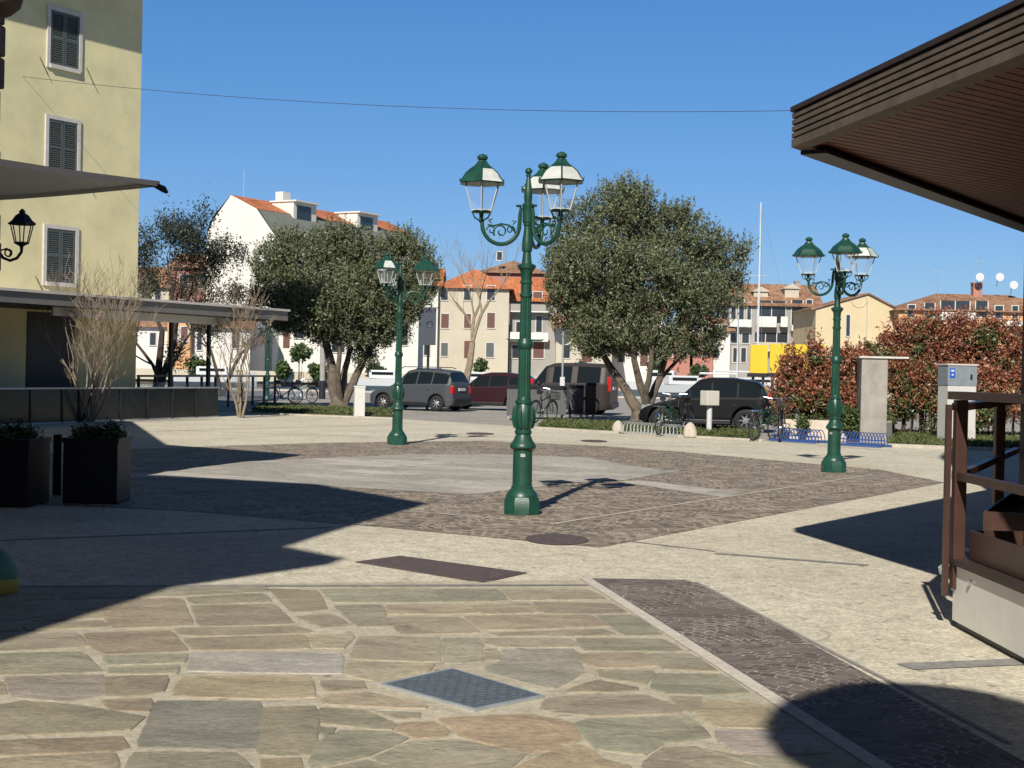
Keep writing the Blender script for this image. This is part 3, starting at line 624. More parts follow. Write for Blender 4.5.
        Lb = MB()
        for th in ang: Lb.tube([(cx + rb * math.cos(th), cy + rb * math.sin(th), z0), (cx + rtp * math.cos(th), cy + rtp * math.sin(th), z1)], .0085, 5)
        Lb.lathe([(3.262, .125), (3.275, .125), (3.276, .10)], 6, (cx, cy, 0), rot=math.radians(30))
        Lb.build('lantern_bar_frame', M['lamp_bar'], lant)
        g = MB()
        for i in range(6):
            a0_, a1_ = ang[i], ang[(i + 1) % 6]
            g.add([(cx + rb * .96 * math.cos(a0_), cy + rb * .96 * math.sin(a0_), z0 + .02), (cx + rb * .96 * math.cos(a1_), cy + rb * .96 * math.sin(a1_), z0 + .02), (cx + rtp * .96 * math.cos(a1_), cy + rtp * .96 * math.sin(a1_), z1), (cx + rtp * .96 * math.cos(a0_), cy + rtp * .96 * math.sin(a0_), z1)], [(0, 1, 2, 3)])
        g.build('glass', M['lamp_glass'], lant)
        rf = MB()
        prof = [(3.552, .225), (3.560, .268), (3.568, .262), (3.60, .235), (3.66, .195), (3.71, .135), (3.745, .085), (3.775, .058), (3.80, .046)]
        vs = [(cx + r_ * math.cos(th), cy + r_ * math.sin(th), z) for z, r_ in prof for th in ang]
        fs = [(i * 6 + k2, i * 6 + (k2 + 1) % 6, (i + 1) * 6 + (k2 + 1) % 6, (i + 1) * 6 + k2) for i in range(len(prof) - 1) for k2 in range(6)]
        rf.add(vs, fs)
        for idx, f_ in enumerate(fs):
            if 2 <= idx // 6 <= 4 and (idx % 6) in pale[k]: rf.m[idx] = 1  # pale faces stand in for reflections on these sides
        rf.add([(cx + .262 * math.cos(th), cy + .262 * math.sin(th), 3.553) for th in ang], [tuple(range(6))[::-1]])
        for th in ang: rf.tube([(cx + r_ * math.cos(th), cy + r_ * math.sin(th), z) for z, r_ in prof[1:]], .009, 4)
        for th in ang: rf.tube([(cx + .262 * math.cos(th), cy + .262 * math.sin(th), 3.56), (cx + .275 * math.cos(th), cy + .275 * math.sin(th), 3.60)], [.009, .003], 4)
        rf.lathe([(3.795, .04), (3.81, .036), (3.82, .056), (3.84, .06), (3.86, .05), (3.875, .02), (3.88, .006)], 12, (cx, cy, 0))
        rf.build('lantern_roof', [M['green'], M['lamp_sheen']], lant)
    return t
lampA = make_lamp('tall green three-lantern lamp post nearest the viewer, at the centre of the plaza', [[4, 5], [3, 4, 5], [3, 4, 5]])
lampA.location = (*gxy(521.5, 514.5), .008)
def lamp_at(px, py, label, rz=0, z=.008):
    o = copy_tree(lampA); o.location = (*gxy(px, py), z); o.rotation_euler = (0, 0, rz); o['label'] = label
    return o
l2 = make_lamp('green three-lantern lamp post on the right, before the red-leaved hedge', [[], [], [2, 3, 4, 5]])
l2.location = (*gxy(833.5, 472.5), .008); l2.rotation_euler = (0, 0, math.radians(-42))
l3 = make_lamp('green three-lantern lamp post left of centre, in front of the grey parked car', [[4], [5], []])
l3.location = (*gxy(397, 445), .008); l3.rotation_euler = (0, 0, math.radians(-71))
l4 = lamp_at(267, 401, 'farthest green lamp post, half hidden behind the canopy end and left olive tree', math.radians(40), 0)

# ------------------------------------------------------------------ trees
def branchy(b, p, d, L, r, depth, rng, spread=.5, upb=.15, seg=3, tips=None, n=5, kids=(2, 3), shrink=.72):
    pts = [Vector(p)]; dd = Vector(d).normalized(); rad = [r]
    for i in range(seg):
        dd = (dd + Vector((rng.gauss(0, .12), rng.gauss(0, .12), rng.gauss(0, .08) + upb * .3))).normalized()
        pts.append(pts[-1] + dd * L / seg); rad.append(r * (1 - .35 * (i + 1) / seg))
    rad = [max(q, .0045) for q in rad]
    b.tube(pts, rad, n if r > .02 else 3, caps=False)
    if depth == 0:
        if tips is not None: tips.append(pts[-1]); tips.append(pts[1])
        return
    for k in range(rng.randint(*kids)):
        ax = Vector((rng.gauss(0, 1), rng.gauss(0, 1), rng.gauss(0, .5)))
        nd = (dd + ax.normalized() * spread * rng.uniform(.6, 1.3) + Vector((0, 0, upb))).normalized()
        q = pts[-1] if k == 0 else pts[rng.randint(max(1, seg - 2), seg)]
        branchy(b, q, nd, L * shrink * rng.uniform(.8, 1.15), rad[-1] * .72, depth - 1, rng, spread, upb, seg, tips, n, kids, shrink)

def sprays(clumps, n, rng, L=(.25, .6), per=16, upb=.9):
    vol = np.array([c[3] * c[5] for c in clumps]); vol = vol / vol.sum(); out = []
    for c, v in zip(clumps, vol):
        k = max(4, int(n * v / per)); ctr = np.array(c[:3]); rad = np.array(c[3:6])
        d = rng.normal(size=(k, 3)); d[:, 2] += .25; d /= np.linalg.norm(d, axis=1)[:, None]
        p0 = ctr + d * rad * rng.uniform(.75, 1.05, k)[:, None]
        g = d * .6 + np.array([0, 0, upb]) + rng.normal(size=(k, 3)) * .25; g /= np.linalg.norm(g, axis=1)[:, None]
        ln = rng.uniform(L[0], L[1], k)[:, None]
        for q in range(per):
            out.append(p0 + g * ln * (q / per) + rng.normal(size=(k, 3)) * .045 * (1.2 - q / per))
    return np.concatenate(out)
def crown_points(clumps, n, rng, sub=26, tight=.34):
    """leaf positions: every big clump holds sub-clumps near its surface, leaves gather round those"""
    vol = np.array([c[3] * c[4] * c[5] for c in clumps]) ** .75; vol = vol / vol.sum()
    out = []
    for c, v in zip(clumps, vol):
        k = max(int(n * v), 50); ctr = np.array(c[:3]); rad = np.array(c[3:6])
        d = rng.normal(size=(sub, 3)); d /= np.linalg.norm(d, axis=1)[:, None]
        sc_ = ctr + d * rad * rng.uniform(.35, 1.0, sub)[:, None]
        i = rng.integers(0, sub, k)
        out.append(sc_[i] + rng.normal(size=(k, 3)) * rad.mean() * tight * rng.uniform(.4, 1, sub)[i][:, None] * np.array([1, 1, .85]))
    return np.concatenate(out)

def olive(label, base_px, D, trunks, clumps_px, nleaf, seed, leafsize=.105, thick=1.9):
    rng = np.random.default_rng(seed); rr = random.Random(seed)
    b0 = P(*base_px, D); base = Vector((b0.x, D, 0))
    t = thing('olive_tree', label, 'tree', base, group='old olive trees in the grass strip')
    W = lambda px, py, dy=0: P(px, py, D + dy) - base
    cl = []
    for (px, py, rpx, rpz, dy) in clumps_px:
        c = W(px, py, dy); s = D / F; cl.append((c.x, c.y, c.z, rpx * s * .86, min(rpx * s * .9, thick), rpz * s * .82))
    tb = MB(); limb_ends = []
    tb.lathe([(-.05, .55), (.05, .42), (.2, .30), (.45, .24)], 10, (0, 0, 0))
    for path, r in trunks:
        pts = [W(x, y, dy) for x, y, dy in path]
        pts[0].z = max(pts[0].z, .02)
        fine = []
        for a, c in zip(pts[:-1], pts[1:]):
            for q in range(3): fine.append(a.lerp(c, q / 3) + Vector((rr.gauss(0, .02), rr.gauss(0, .02), 0)))
        fine.append(pts[-1]); n = len(fine)
        tb.tube(fine, [r * .84 * (1 - .72 * i / (n - 1)) for i in range(n)], 9)
        limb_ends.append((fine[n * 2 // 3], fine[-1], r * .4))
    for c in cl:
        cv = Vector(c[:3]); e = min(limb_ends, key=lambda q: (q[1] - cv).length)
        mid = e[1].lerp(cv, .5) + Vector((rr.gauss(0, .15), rr.gauss(0, .15), -.15))
        tb.tube([e[1], mid, cv], [e[2] * .7, e[2] * .5, e[2] * .2], 6)
        for k in range(6):
            d = Vector((rr.gauss(0, 1), rr.gauss(0, 1), rr.gauss(.3, 1))).normalized()
            tb.tube([cv.lerp(mid, rr.random() * .6), cv + Vector((d.x * c[3], d.y * c[4], d.z * c[5])) * .8], [e[2] * .25, .008], 4)
    tb.build('trunk', M['bark'], t, True)
    leaf_mesh('crown', np.concatenate([crown_points(cl, int(nleaf * .55), rng, 20, .23), sprays(cl, int(nleaf * .5), rng, (.25 * base.y / 50, .62 * base.y / 50))]), leafsize, M['olive'], t, rng, aspect=.34)
    return t
olive('broad round-crowned olive tree right of centre, beside the black parked car', (640, 424), 45.5,
      [([(641, 424, 0), (636, 408, 0), (622, 384, .3), (605, 360, .5), (590, 330, .6)], .26),
       ([(644, 424, 0), (645, 400, -.2), (634, 360, -.5), (632, 320, -.6)], .21),
       ([(646, 422, 0), (652, 395, .1), (662, 370, .1), (672, 340, .3), (690, 300, .6)], .19),
       ([(648, 420, 0), (656, 385, .4), (676, 362, .7), (694, 345, .9)], .12),
       ([(645, 420, 0), (648, 380, -.6), (655, 330, -1), (660, 280, -1)], .14)],
      [(618, 213, 38, 30, 0), (660, 230, 36, 28, .6), (700, 248, 30, 26, 0), (722, 270, 26, 32, .3), (580, 233, 28, 30, .4), (570, 273, 28, 30, -.4), (600, 263, 40, 36, -1.0),
       (645, 278, 44, 38, -.9), (690, 298, 38, 34, -.6), (575, 313, 30, 28, .2), (572, 293, 30, 24, 0), (598, 300, 34, 26, .4), (630, 308, 34, 26, .6), (610, 323, 38, 30, -.6), (655, 333, 34, 24, -.4), (700, 333, 30, 26, 0), (640, 248, 40, 40, .9), (690, 278, 36, 36, .9),
       (725, 298, 22, 24, .3), (588, 343, 26, 16, -.2), (632, 198, 26, 16, 0), (682, 218, 20, 14, .3), (742, 253, 10, 14, .2), (705, 353, 14, 10, .4), (560, 258, 16, 20, .3), (625, 346, 30, 16, .3), (668, 350, 26, 14, -.3), (600, 353, 18, 12, .1)], 150000, 21)
olive('wide olive tree on the left, split trunk rising beside the white stone pillar', (338, 408), 58,
      [([(336, 409, 0), (333, 385, 0), (330, 355, .2), (322, 330, .3), (308, 310, .4)], .30),
       ([(338, 409, 0), (343, 380, .2), (349, 350, .2), (352, 325, .3)], .22),
       ([(342, 409, 0), (352, 385, .3), (364, 360, .4), (378, 335, .5), (395, 320, .5)], .24),
       ([(340, 408, 0), (338, 370, -.6), (342, 330, -.8), (345, 290, -1)], .16)],
      [(300, 266, 34, 28, 0), (335, 254, 34, 24, .4), (365, 261, 26, 28, 0), (280, 291, 28, 30, .2), (318, 301, 40, 34, -.9), (358, 301, 34, 34, -.6), (295, 321, 30, 20, 0), (330, 328, 34, 20, -.5),
       (408, 261, 26, 26, .5), (424, 278, 18, 24, .3), (398, 296, 28, 30, 0), (370, 334, 30, 22, .2), (345, 281, 40, 34, .8), (268, 266, 16, 22, 0), (390, 321, 30, 24, .3), (414, 306, 18, 18, 0), (340, 238, 20, 12, 0), (402, 244, 14, 12, .2), (290, 244, 18, 14, .2), (365, 361, 14, 12, .2), (255, 301, 10, 14, .1)], 150000, 22, .125)
MB  # --
def bare_tree(name, label, px, py, D, H, seed, stems, depth, r, spread, mt='twig', leaves=0, leafmat=None, rng_kids=(2, 3), leafsize=.12, upb=.22, lean=.28):
    b0 = P(px, py, D); rr = random.Random(seed)
    t = thing(name, label, 'tree', (b0.x, D, 0)); b = MB(); tips = []
    for k in range(stems):
        a = 2 * PI * k / stems + rr.uniform(-.4, .4); l = lean * rr.uniform(.5, 1.3) if stems > 1 else .04
        d = Vector((math.cos(a) * l, math.sin(a) * l, 1))
        branchy(b, (math.cos(a) * .05 * (stems > 1), math.sin(a) * .05 * (stems > 1), -.02), d, H * .34, r * rr.uniform(.7, 1.1), depth, rr, spread, upb, 3, tips, 7, rng_kids)
    b.build('trunk', M[mt], t, True)
    if leaves:
        rg = np.random.default_rng(seed); tp = np.array([tuple(p) for p in tips]); i = rg.integers(0, len(tp), leaves)
        leaf_mesh('crown', tp[i] + rg.normal(size=(leaves, 3)) * H * .024, leafsize, M[leafmat], t, rg)
    return t
bare_tree('bare_shrub_tree', 'leafless many-stemmed small tree before the dark glass fence, at left', 90, 421, 38.9, 4.1, 5, 8, 5, .034, .50, upb=.16, lean=.42)
bare_tree('bare_shrub_tree', 'leafless small tree at the right end of the dark glass fence', 240, 418, 44.5, 4.0, 6, 5, 5, .045, .42, lean=.20, upb=.18)
bare_tree('bare_tree', 'tall leafless tree standing behind the grey car, before the orange-roofed house', 462, 395, 72, 8.8, 8, 1, 6, .2, .5, upb=.2)
bare_tree('dark_tree', 'dark thin-crowned tree with two trunks beyond the terrace canopy', 156, 400, 66, 8.9, 12, 2, 6, .2, .58, 'bark_dark', 24000, 'darkleaf', leafsize=.14, upb=.10, lean=.2)
bare_tree('dark_tree', 'reddish brown tangled tree between the canopy and the white apartment block', 222, 400, 80, 7.2, 15, 2, 5, .12, .55, 'bark_dark', 3500, 'red_leaf', leafsize=.14, upb=.1, lean=.3)

# ------------------------------------------------------------------ hedges
def hedge(name, label, boxes, n, seed, mt, size=.095, planter=None, D0=0, cat='hedge'):
    rng = np.random.default_rng(seed); rr = random.Random(seed)
    x0 = np.mean([b[0] for b in boxes]); y0 = np.mean([b[1] for b in boxes])
    t = thing(name, label, cat, (x0, y0, 0))
    cl = [(b[0] - x0, b[1] - y0, b[2], b[3], b[4], b[5]) for b in boxes]
    if mt == 'red_leaf':
        up_ = [(c[0], c[1], c[2] + .12, c[3] * 1.02, c[4], c[5]) for c in cl]; lo_ = [(c[0], c[1], c[2] - .10, c[3] * .96, c[4], c[5]) for c in cl]
        fo_ = leaf_mesh('foliage', crown_points(up_, int(n * .52), rng, 13, .24), size, M['red_leaf2'], t, rng, aspect=.45)
        leaf_mesh('foliage', sprays(up_, int(n * .22), rng, (.15, .38), 12), size, M['red_leaf2'], t, rng, aspect=.4)
        leaf_mesh('foliage', crown_points(lo_, int(n * .48), rng, 15, .26), size, M['hedge_green'], t, rng, aspect=.45)
    else: leaf_mesh('foliage', crown_points(cl, n, rng, 34, .30), size, M[mt], t, rng, aspect=.5)
    b = MB()
    for c in cl:
        for k in range(4):
            p = Vector((c[0] + rr.uniform(-.5, .5) * c[3], c[1] + rr.uniform(-.4, .4) * c[4], 0)); b.tube([p, Vector((p.x + rr.gauss(0, .1), p.y, c[2])), Vector((p.x + rr.gauss(0, .3), p.y, c[2] + c[5]))], [.025, .015, .005], 4)
    b.build('stems', M['bark_dark'], t)
    return t
def hb(px, py, D, rx, rz, ry=.55):
    p = P(px, py, D); s = D / F; return (p.x, p.y, p.z, rx * s, ry, rz * s)
hedge('photinia_hedge', 'red-leaved hedge in the low planter behind the blue bicycle rack',
      [hb(786, 395, 38.5, 12, 20), hb(800, 384, 38.5, 18, 20), hb(815, 400, 38.3, 22, 22), hb(790, 366, 38.6, 9, 12), hb(845, 385, 38.2, 18, 30), hb(815, 356, 38.5, 6, 14), hb(825, 378, 38.3, 14, 22), hb(860, 372, 38.2, 12, 18), hb(838, 408, 38, 20, 16), hb(862, 405, 37.9, 12, 20), hb(782, 414, 38.4, 9, 9)], 42000, 31, 'red_leaf')
hedge('photinia_hedge', 'tall mixed red and green hedge behind the white utility cabinet',
      [hb(905, 350, 41, 24, 26), hb(935, 345, 41, 26, 28), hb(965, 345, 41, 26, 26), hb(1000, 350, 41, 28, 26), hb(905, 395, 40.7, 22, 34), hb(935, 395, 40.6, 24, 34), hb(970, 400, 40.6, 26, 32), hb(1005, 395, 40.6, 26, 32), hb(1040, 370, 41, 26, 40), hb(925, 330, 41, 14, 10), hb(985, 332, 41, 16, 10), hb(890, 372, 41, 10, 22), hb(1080, 380, 41, 30, 45)], 85000, 32, 'red_leaf')
hedge('trailing_plant', 'green plant trailing over the beige planter front beside the right lamp post', [hb(848, 420, 36.9, 14, 12, .3), hb(856, 428, 36.8, 10, 8, .2), hb(803, 424, 37.1, 5, 8, .15)], 3500, 33, 'green_leaf', .1, cat='plant')

# beige planter wall, concrete wall block
pa, pb = P(779, 430, 37.6), P(884, 430, 36.6)
d = Vector((pb.x - pa.x, pb.y - pa.y)).normalized(); n_ = Vector((-d.y, d.x))
t = thing('long_planter', 'low beige concrete planter holding the red hedge', 'planter', (pa.x, pa.y, 0), math.atan2(d.y, d.x))
Lp = (Vector((pb.x, pb.y)) - Vector((pa.x, pa.y))).length
MB().box((0, 0, 0), (Lp, 1.3, .50)).build('box', mat('planter_beige', (.55, .47, .38), .85, noise=.1, nscale=3), t, bevel=.02)
MB().box((.08, .08, .47), (Lp - .08, 1.22, .507)).build('soil', M['soil'], t)
wa = P(860, 440, 36.2)
t = thing('concrete_wall', 'rough grey concrete wall end between the two red hedges', 'wall', (wa.x, wa.y, 0), -.15)
MB().box((0, 0, 0), (.62, 1.5, 2.05)).build('wall', M['concwall'], t, bevel=.015)
MB().box((-.06, -.05, 2.053), (1.1, 1.5, 2.10)).build('coping', M['trim'], t)

# ------------------------------------------------------------------ bicycle racks
def rack(name, label, a, b, n, mt, r=.17):
    A = Vector(gxy(*a)); B = Vector(gxy(*b)); d = (B - A); L = d.length
    t = thing(name, label, 'bicycle rack', (A.x, A.y, .01), math.atan2(d.y, d.x), 'blue bicycle racks')
    m = MB()
    for k in range(n):
        x = L * (k + .5) / n; q = []
        for i in range(9):
            th = PI * i / 8; q.append((x + .04 * math.cos(th), -.22 + .22 * (1 - math.cos(th)), .02 + .30 * math.sin(th)))
        m.tube(q, .011, 5)
    m.build('loops', M[mt], t)
    m = MB(); m.cbox((L / 2, -.24, .03), (L, .04, .05)); m.cbox((L / 2, .24, .03), (L, .04, .05)); m.cbox((L / 2, -.05, .15), (L, .03, .03)); m.build('frame', M[mt], t)
    return t
rack('bicycle_rack', 'blue hoop bicycle rack left of the right lamp post', (776, 441), (822, 444), 14, 'blue')
rack('bicycle_rack', 'blue hoop bicycle rack between the right lamp post and concrete wall', (842, 445.5), (886, 448), 14, 'blue')

# ------------------------------------------------------------------ bicycles
def make_bike(label, fm, basket=False, box=False):
    t = thing('bicycle', label, 'bicycle', group='parked bicycles')
    for x in (-.52, .52):
        w_ = MB(); w_.torus((x, 0, .34), .32, .018, 'y', 28, 6); wo = w_.build('wheel', M['tyre'], t, True)
        s = MB()
        for k in range(12):
            a = 2 * PI * k / 12; s.tube([(x, .0, .34), (x + .31 * math.cos(a), 0, .34 + .31 * math.sin(a))], .0025, 3)
        s.torus((x, 0, .34), .298, .009, 'y', 24, 4); s.disc((x, 0, .34), .03, 'y', 8, .08); s.build('spokes', M['chrome'], wo)
        g = MB(); g.torus((x, 0, .34), .355, .014, 'y', 14, 4, a0=.3, a1=2.8); g.build('mudguard', M['chrome'] if fm != 'black' else M['black'], t)
    f = MB(); bb = (-.08, 0, .30); st = (-.22, 0, .78); hd = (.33, 0, .80); ht = (.30, 0, .90)
    for a, b in ((bb, st), (bb, (.36, 0, .66)), ((-.19, 0, .66), hd), (st, (-.52, 0, .34)), (bb, (-.52, 0, .34)), ((.36, 0, .66), ht)): f.tube([a, b], .017, 6)
    for y in (-.05, .05): f.tube([(.36, y, .66), (.42, y, .5), (.52, y, .34)], .012, 5)
    f.build('frame', M[fm], t)
    h = MB(); h.tube([(.30, 0, .88), (.28, 0, 1.02)], .014, 5); h.tube([(.14, -.29, 1.0), (.24, -.2, 1.04), (.30, 0, 1.02), (.24, .2, 1.04), (.14, .29, 1.0)], .013, 5); h.build('handlebar', M['chrome'], t)
    s = MB(); s.tube([(-.22, 0, .76), (-.25, 0, .90)], .013, 5); s.tube([(-.40, 0, .93), (-.28, 0, .93), (-.12, 0, .94)], [.075, .06, .02], 8); s.build('saddle', M['black'], t)
    c = MB(); c.disc(bb, .09, 'y', 14, .012); c.tube([(-.08, .05, .30), (.03, .07, .20)], .01, 4); c.tube([(-.08, -.05, .30), (-.19, -.07, .40)], .01, 4); c.cbox((.05, .1, .19), (.09, .09, .02)); c.cbox((-.2, -.1, .4), (.09, .09, .02)); c.build('crank', M['steel'], t)
    if basket:
        c = MB()
        for k in range(9):
            for yy in (-.15, .15): c.tube([(.38 + .035 * k - .02, yy, .70), (.36 + .04 * k, yy * 1.1, .93)], .005, 3)
            for xx in (.37, .68): c.tube([(xx, -.15 + .0375 * k, .70), (xx, -.16 + .04 * k, .93)], .005, 3)
        c.box((.37, -.16, .70), (.68, .16, .71)); c.torus((.525, 0, .93), .17, .008, 'z', 12, 4); c.build('basket', M['blackiron'], t)
    if box:
        c = MB(); c.tube([(-.3, 0, .72), (-.75, 0, .72)], .012, 4); c.box((-.74, -.12, .72), (-.40, .12, .735)); c.build('rear_rack', M['chrome'], t)
    return t
bk = make_bike('bicycle with pale mudguards, left of the two parked by the right olive tree', 'green_dark', False, True)
def put(o, px, py, rz, tilt=0, z=.03):
    o.location = (*gxy(px, py), z); o.rotation_euler = (tilt, 0, rz); return o
put(bk, 664, 436, math.radians(68), .06)
bk2 = make_bike('dark bicycle with a bright front mudguard, nearest the black car bonnet', 'black', True)
put(bk2, 681, 434, math.radians(-118), -.05)
def bike_copy(src, px, py, rz, label, tilt=0, z=.01):
    o = copy_tree(src); o['label'] = label; put(o, px, py, rz, tilt, z); return o
bike_copy(bk, 763, 441, math.radians(55), 'bicycle leaning left of the blue rack, in front of the black car wheel', .08)
bike_copy(bk2, 782, 441.5, math.radians(75), 'bicycle standing in the left end of the blue rack', -.05)
bike_copy(bk2, 543, 424, math.radians(60), 'dark bicycle leaning by the grey waste bins beside the centre lamp post', .05, .03)
b3 = make_bike('pale blue bicycle by the farthest lamp post, half in shade', 'skyblue', True); put(b3, 283, 404, math.radians(25), 0, 0)
bike_copy(b3, 303, 403, math.radians(-35), 'pale bicycle between the farthest lamp post and the left olive trunk', 0, 0)

# stone ended rack in the grass
A = Vector(gxy(618, 433)); B = Vector(gxy(690, 438)); dd = B - A
def rock(px, py, w_, h, label):
    rr = random.Random(int(px)); b = MB(); n = 14; prof = [(0, w_ * .5), (h * .3, w_ * .52), (h * .65, w_ * .42), (h * .88, w_ * .25), (h, w_ * .06)]
    b.lathe(prof, n); b.v = [(x * (1 + rr.uniform(-.06, .06)), y * (1 + rr.uniform(-.06, .06)), z) for x, y, z in b.v]
    o = tag(b.build('boulder', M['rock'], smooth=True), label, 'boulder', 'pale boulders in the grass'); o.location = (*gxy(px, py), .02); return o
rock(690, 437.5, .34, .36, 'pale rounded boulder right of the two bicycles, at the grass edge')
rock(618, 432.5, .30, .30, 'pale rounded boulder at the foot of the right olive tree, left end')
t = thing('bicycle_rack', 'low ribbed steel bicycle rack on the grass at the foot of the right olive tree', 'bicycle rack', (A.x, A.y, .03), math.atan2(dd.y, dd.x))
m = MB(); L = dd.length
for k in range(16):
    x = .3 + (L - .7) * k / 15; m.tube([(x, -.2, .02), (x, -.18, .22), (x, 0, .28), (x, .18, .22), (x, .2, .02)], .012, 5)
m.build('loops', M['steel'], t)
m = MB(); m.cbox((L / 2, -.2, .02), (L - .5, .03, .03)); m.cbox((L / 2, .2, .02), (L - .5, .03, .03)); m.build('frame', M['steel'], t)

# ------------------------------------------------------------------ posts, cabinets, signs
p = G(359, 417)
t = thing('stone_pillar', 'short square white stone pillar at the grass corner by the left olive tree', 'pillar', (p.x, p.y, 0), .2)
MB().box((-.165, -.165, 0), (.165, .165, .93)).build('shaft', M['white'], t, bevel=.01); MB().box((-.18, -.18, .933), (.18, .18, .99)).build('cap', M['white'], t, bevel=.01)
p = G(709, 434)
t = thing('meter_box', 'pale grey meter box on a white post in front of the black car', 'meter box', (p.x, p.y, .03), .5)
MB().lathe([(0, .075), (.72, .075)], 12).build('post', M['whitegloss'], t, True)
MB().box((-.20, -.16, .73), (.20, .16, 1.12)).build('box', mat('meter_grey', (.55, .53, .46), .6), t, bevel=.015)
p = G(951, 443)
t = thing('utility_cabinet', 'tall white utility cabinet with a blue-grey metal top on the grass before the hedge', 'cabinet', (p.x, p.y, 0), .22)
MB().box((-.12, 0, 0), (.66, .5, 1.42)).build('body', M['white'], t, bevel=.01)
MB().box((-.12, -.004, .0), (.66, 0, .34)).build('base_panel', M['trim'], t)
MB().box((-.13, -.01, 1.425), (.67, .51, 1.93)).build('metal_door_box', M['cabinet_top'], t, bevel=.01)
MB().box((-.15, -.03, 1.933), (.69, .53, 1.975)).build('lid', M['trim'], t)
e = MB(); e.box((-.08, -.018, 1.62), (.06, -.0125, 1.86)); e.build('blue_label', M['signblue'], t)
e = MB(); e.cbox((-.01, -.021, 1.80), (.09, .004, .05)); e.cbox((-.01, -.021, 1.70), (.05, .004, .05)); e.build('label_mark', M['whitegloss'], t)
e = MB(); e.cbox((.50, -.03, 1.66), (.04, .03, .12)); e.build('handle', M['black'], t)
# round sign on pole by the bins
p = G(561.5, 418)
t = thing('road_sign', 'round road sign seen from behind on a thin white pole beside the bins', 'road sign', (p.x, p.y, 0))
MB().tube([(0, 0, 0), (0, 0, 2.95)], .035, 8).build('pole', M['steel'], t, True)
MB().disc((0, .03, 2.80), .30, 'y', 28, .02).build('disc', M['signback'], t)
e = MB(); e.cbox((0, -.04, 1.25), (.16, .03, .30)); e.cbox((0, -.045, 1.02), (.28, .02, .06)); e.build('notice', M['whitegloss'], t)
p = G(338, 405)
t = thing('road_sign', 'round blue arrow sign standing beside the left olive trunk', 'road sign', (p.x - .0, p.y + 3, 0))
MB().tube([(0, 0, 0), (0, 0, 3.6)], .04, 8).build('pole', M['steel'], t, True)
MB().disc((0, -.05, 3.35), .30, 'y', 28, .02).build('disc', M['signblue'], t)
e = MB(); e.cbox((0, -.066, 3.35), (.07, .006, .36)); e.add([(-.14, -.069, 3.3), (.14, -.069, 3.3), (0, -.069, 3.14)], [(0, 1, 2)]); e.build('arrow', M['whitegloss'], t)
p = G(427, 410)
t = thing('banner_sign', 'tall blue-grey notice board on a post above the grey parked car', 'sign', (p.x, p.y, 0))
MB().tube([(0, 0, 0), (0, 0, 2.5)], .05, 8).build('post', M['blackiron'], t, True)
MB().box((-.28, -.03, 2.5), (.28, .03, 3.95)).build('board', mat('slate_blue_board', (.04, .05, .065), .5), t)
e = MB(); e.torus((.03, -.04, 3.3), .11, .022, 'y', 16, 5); e.cbox((.11, -.04, 3.4), (.035, .02, .3)); e.build('emblem', mat('board_dark_mark', (.03, .04, .07), .5), t)
p = G(322, 399)
t = thing('post', 'plain grey timber post left of the left olive trunk', 'post', (p.x, p.y, 0))
MB().tube([(0, 0, .9), (0, 0, 3.2)], .14, 10).build('shaft', M['concwall'], t, True); MB().tube([(0, 0, 0), (0, 0, .9)], [.17, .15], 10).build('dark_base', M['black'], t, True)
p = G(601, 404)
t = thing('green_fountain', 'small green cast-iron drinking fountain on a slab beyond the bins', 'fountain', (p.x, p.y, 0))
MB().box((-.5, -.35, 0), (.35, .35, .12)).build('slab', M['green_dark'], t)
MB().lathe([(.12, .22), (.25, .16), (.32, .12), (.7, .11), (.74, .17), (.8, .17), (.84, .09), (.9, .08), (.94, .11), (1.0, .05)], 12).build('column', mat('teal_iron', (.01, .16, .13), .4), t, True)

# ------------------------------------------------------------------ waste bins
def bin_(label, px, py, w_, h, m, rz=0):
    p = G(px, py)
    t = thing('waste_bin', label, 'waste bin', (p.x, p.y, 0), rz, 'grey ribbed waste bins')
    b = MB(); b.box((0, 0, .16), (w_, .8, h))
    k = int(w_ / .085)
    for i in range(k): b.box((w_ * (i + .2) / k, -.02, .2), (w_ * (i + .75) / k, -.001, h - .05))
    b.build('body', m, t)
    b = MB(); b.add([(-.02, -.04, h + .003), (w_ + .02, -.04, h + .003), (w_ + .02, .84, h + .003), (-.02, .84, h + .003), (0, .05, h + .1), (w_, .05, h + .1), (w_, .75, h + .1), (0, .75, h + .1)], [(0, 1, 5, 4), (1, 2, 6, 5), (2, 3, 7, 6), (3, 0, 4, 7), (4, 5, 6, 7), (0, 3, 2, 1)]); b.build('lid', M['black'], t)
    for x in (.06, w_ - .06):
        for y in (.06, .74): MB().tube([(x, y, 0), (x, y, .17)], .03, 6).build('leg', M['steel'], t)
    return t
bin_('grey ribbed waste bin left of the centre lamp pole', 506.5, 420, .50, 1.02, M['bin'])
bin_('widest grey ribbed waste bin, right of the centre lamp pole', 529, 419, 1.22, 1.00, M['bin'])
bin_('grey ribbed waste bin between the widest bin and the brown bin', 568.5, 418.5, .5, 1.03, M['bin'])
bin_('dark brown waste bin at the right end of the bin row', 586, 419, .32, 1.12, M['brownbin'])

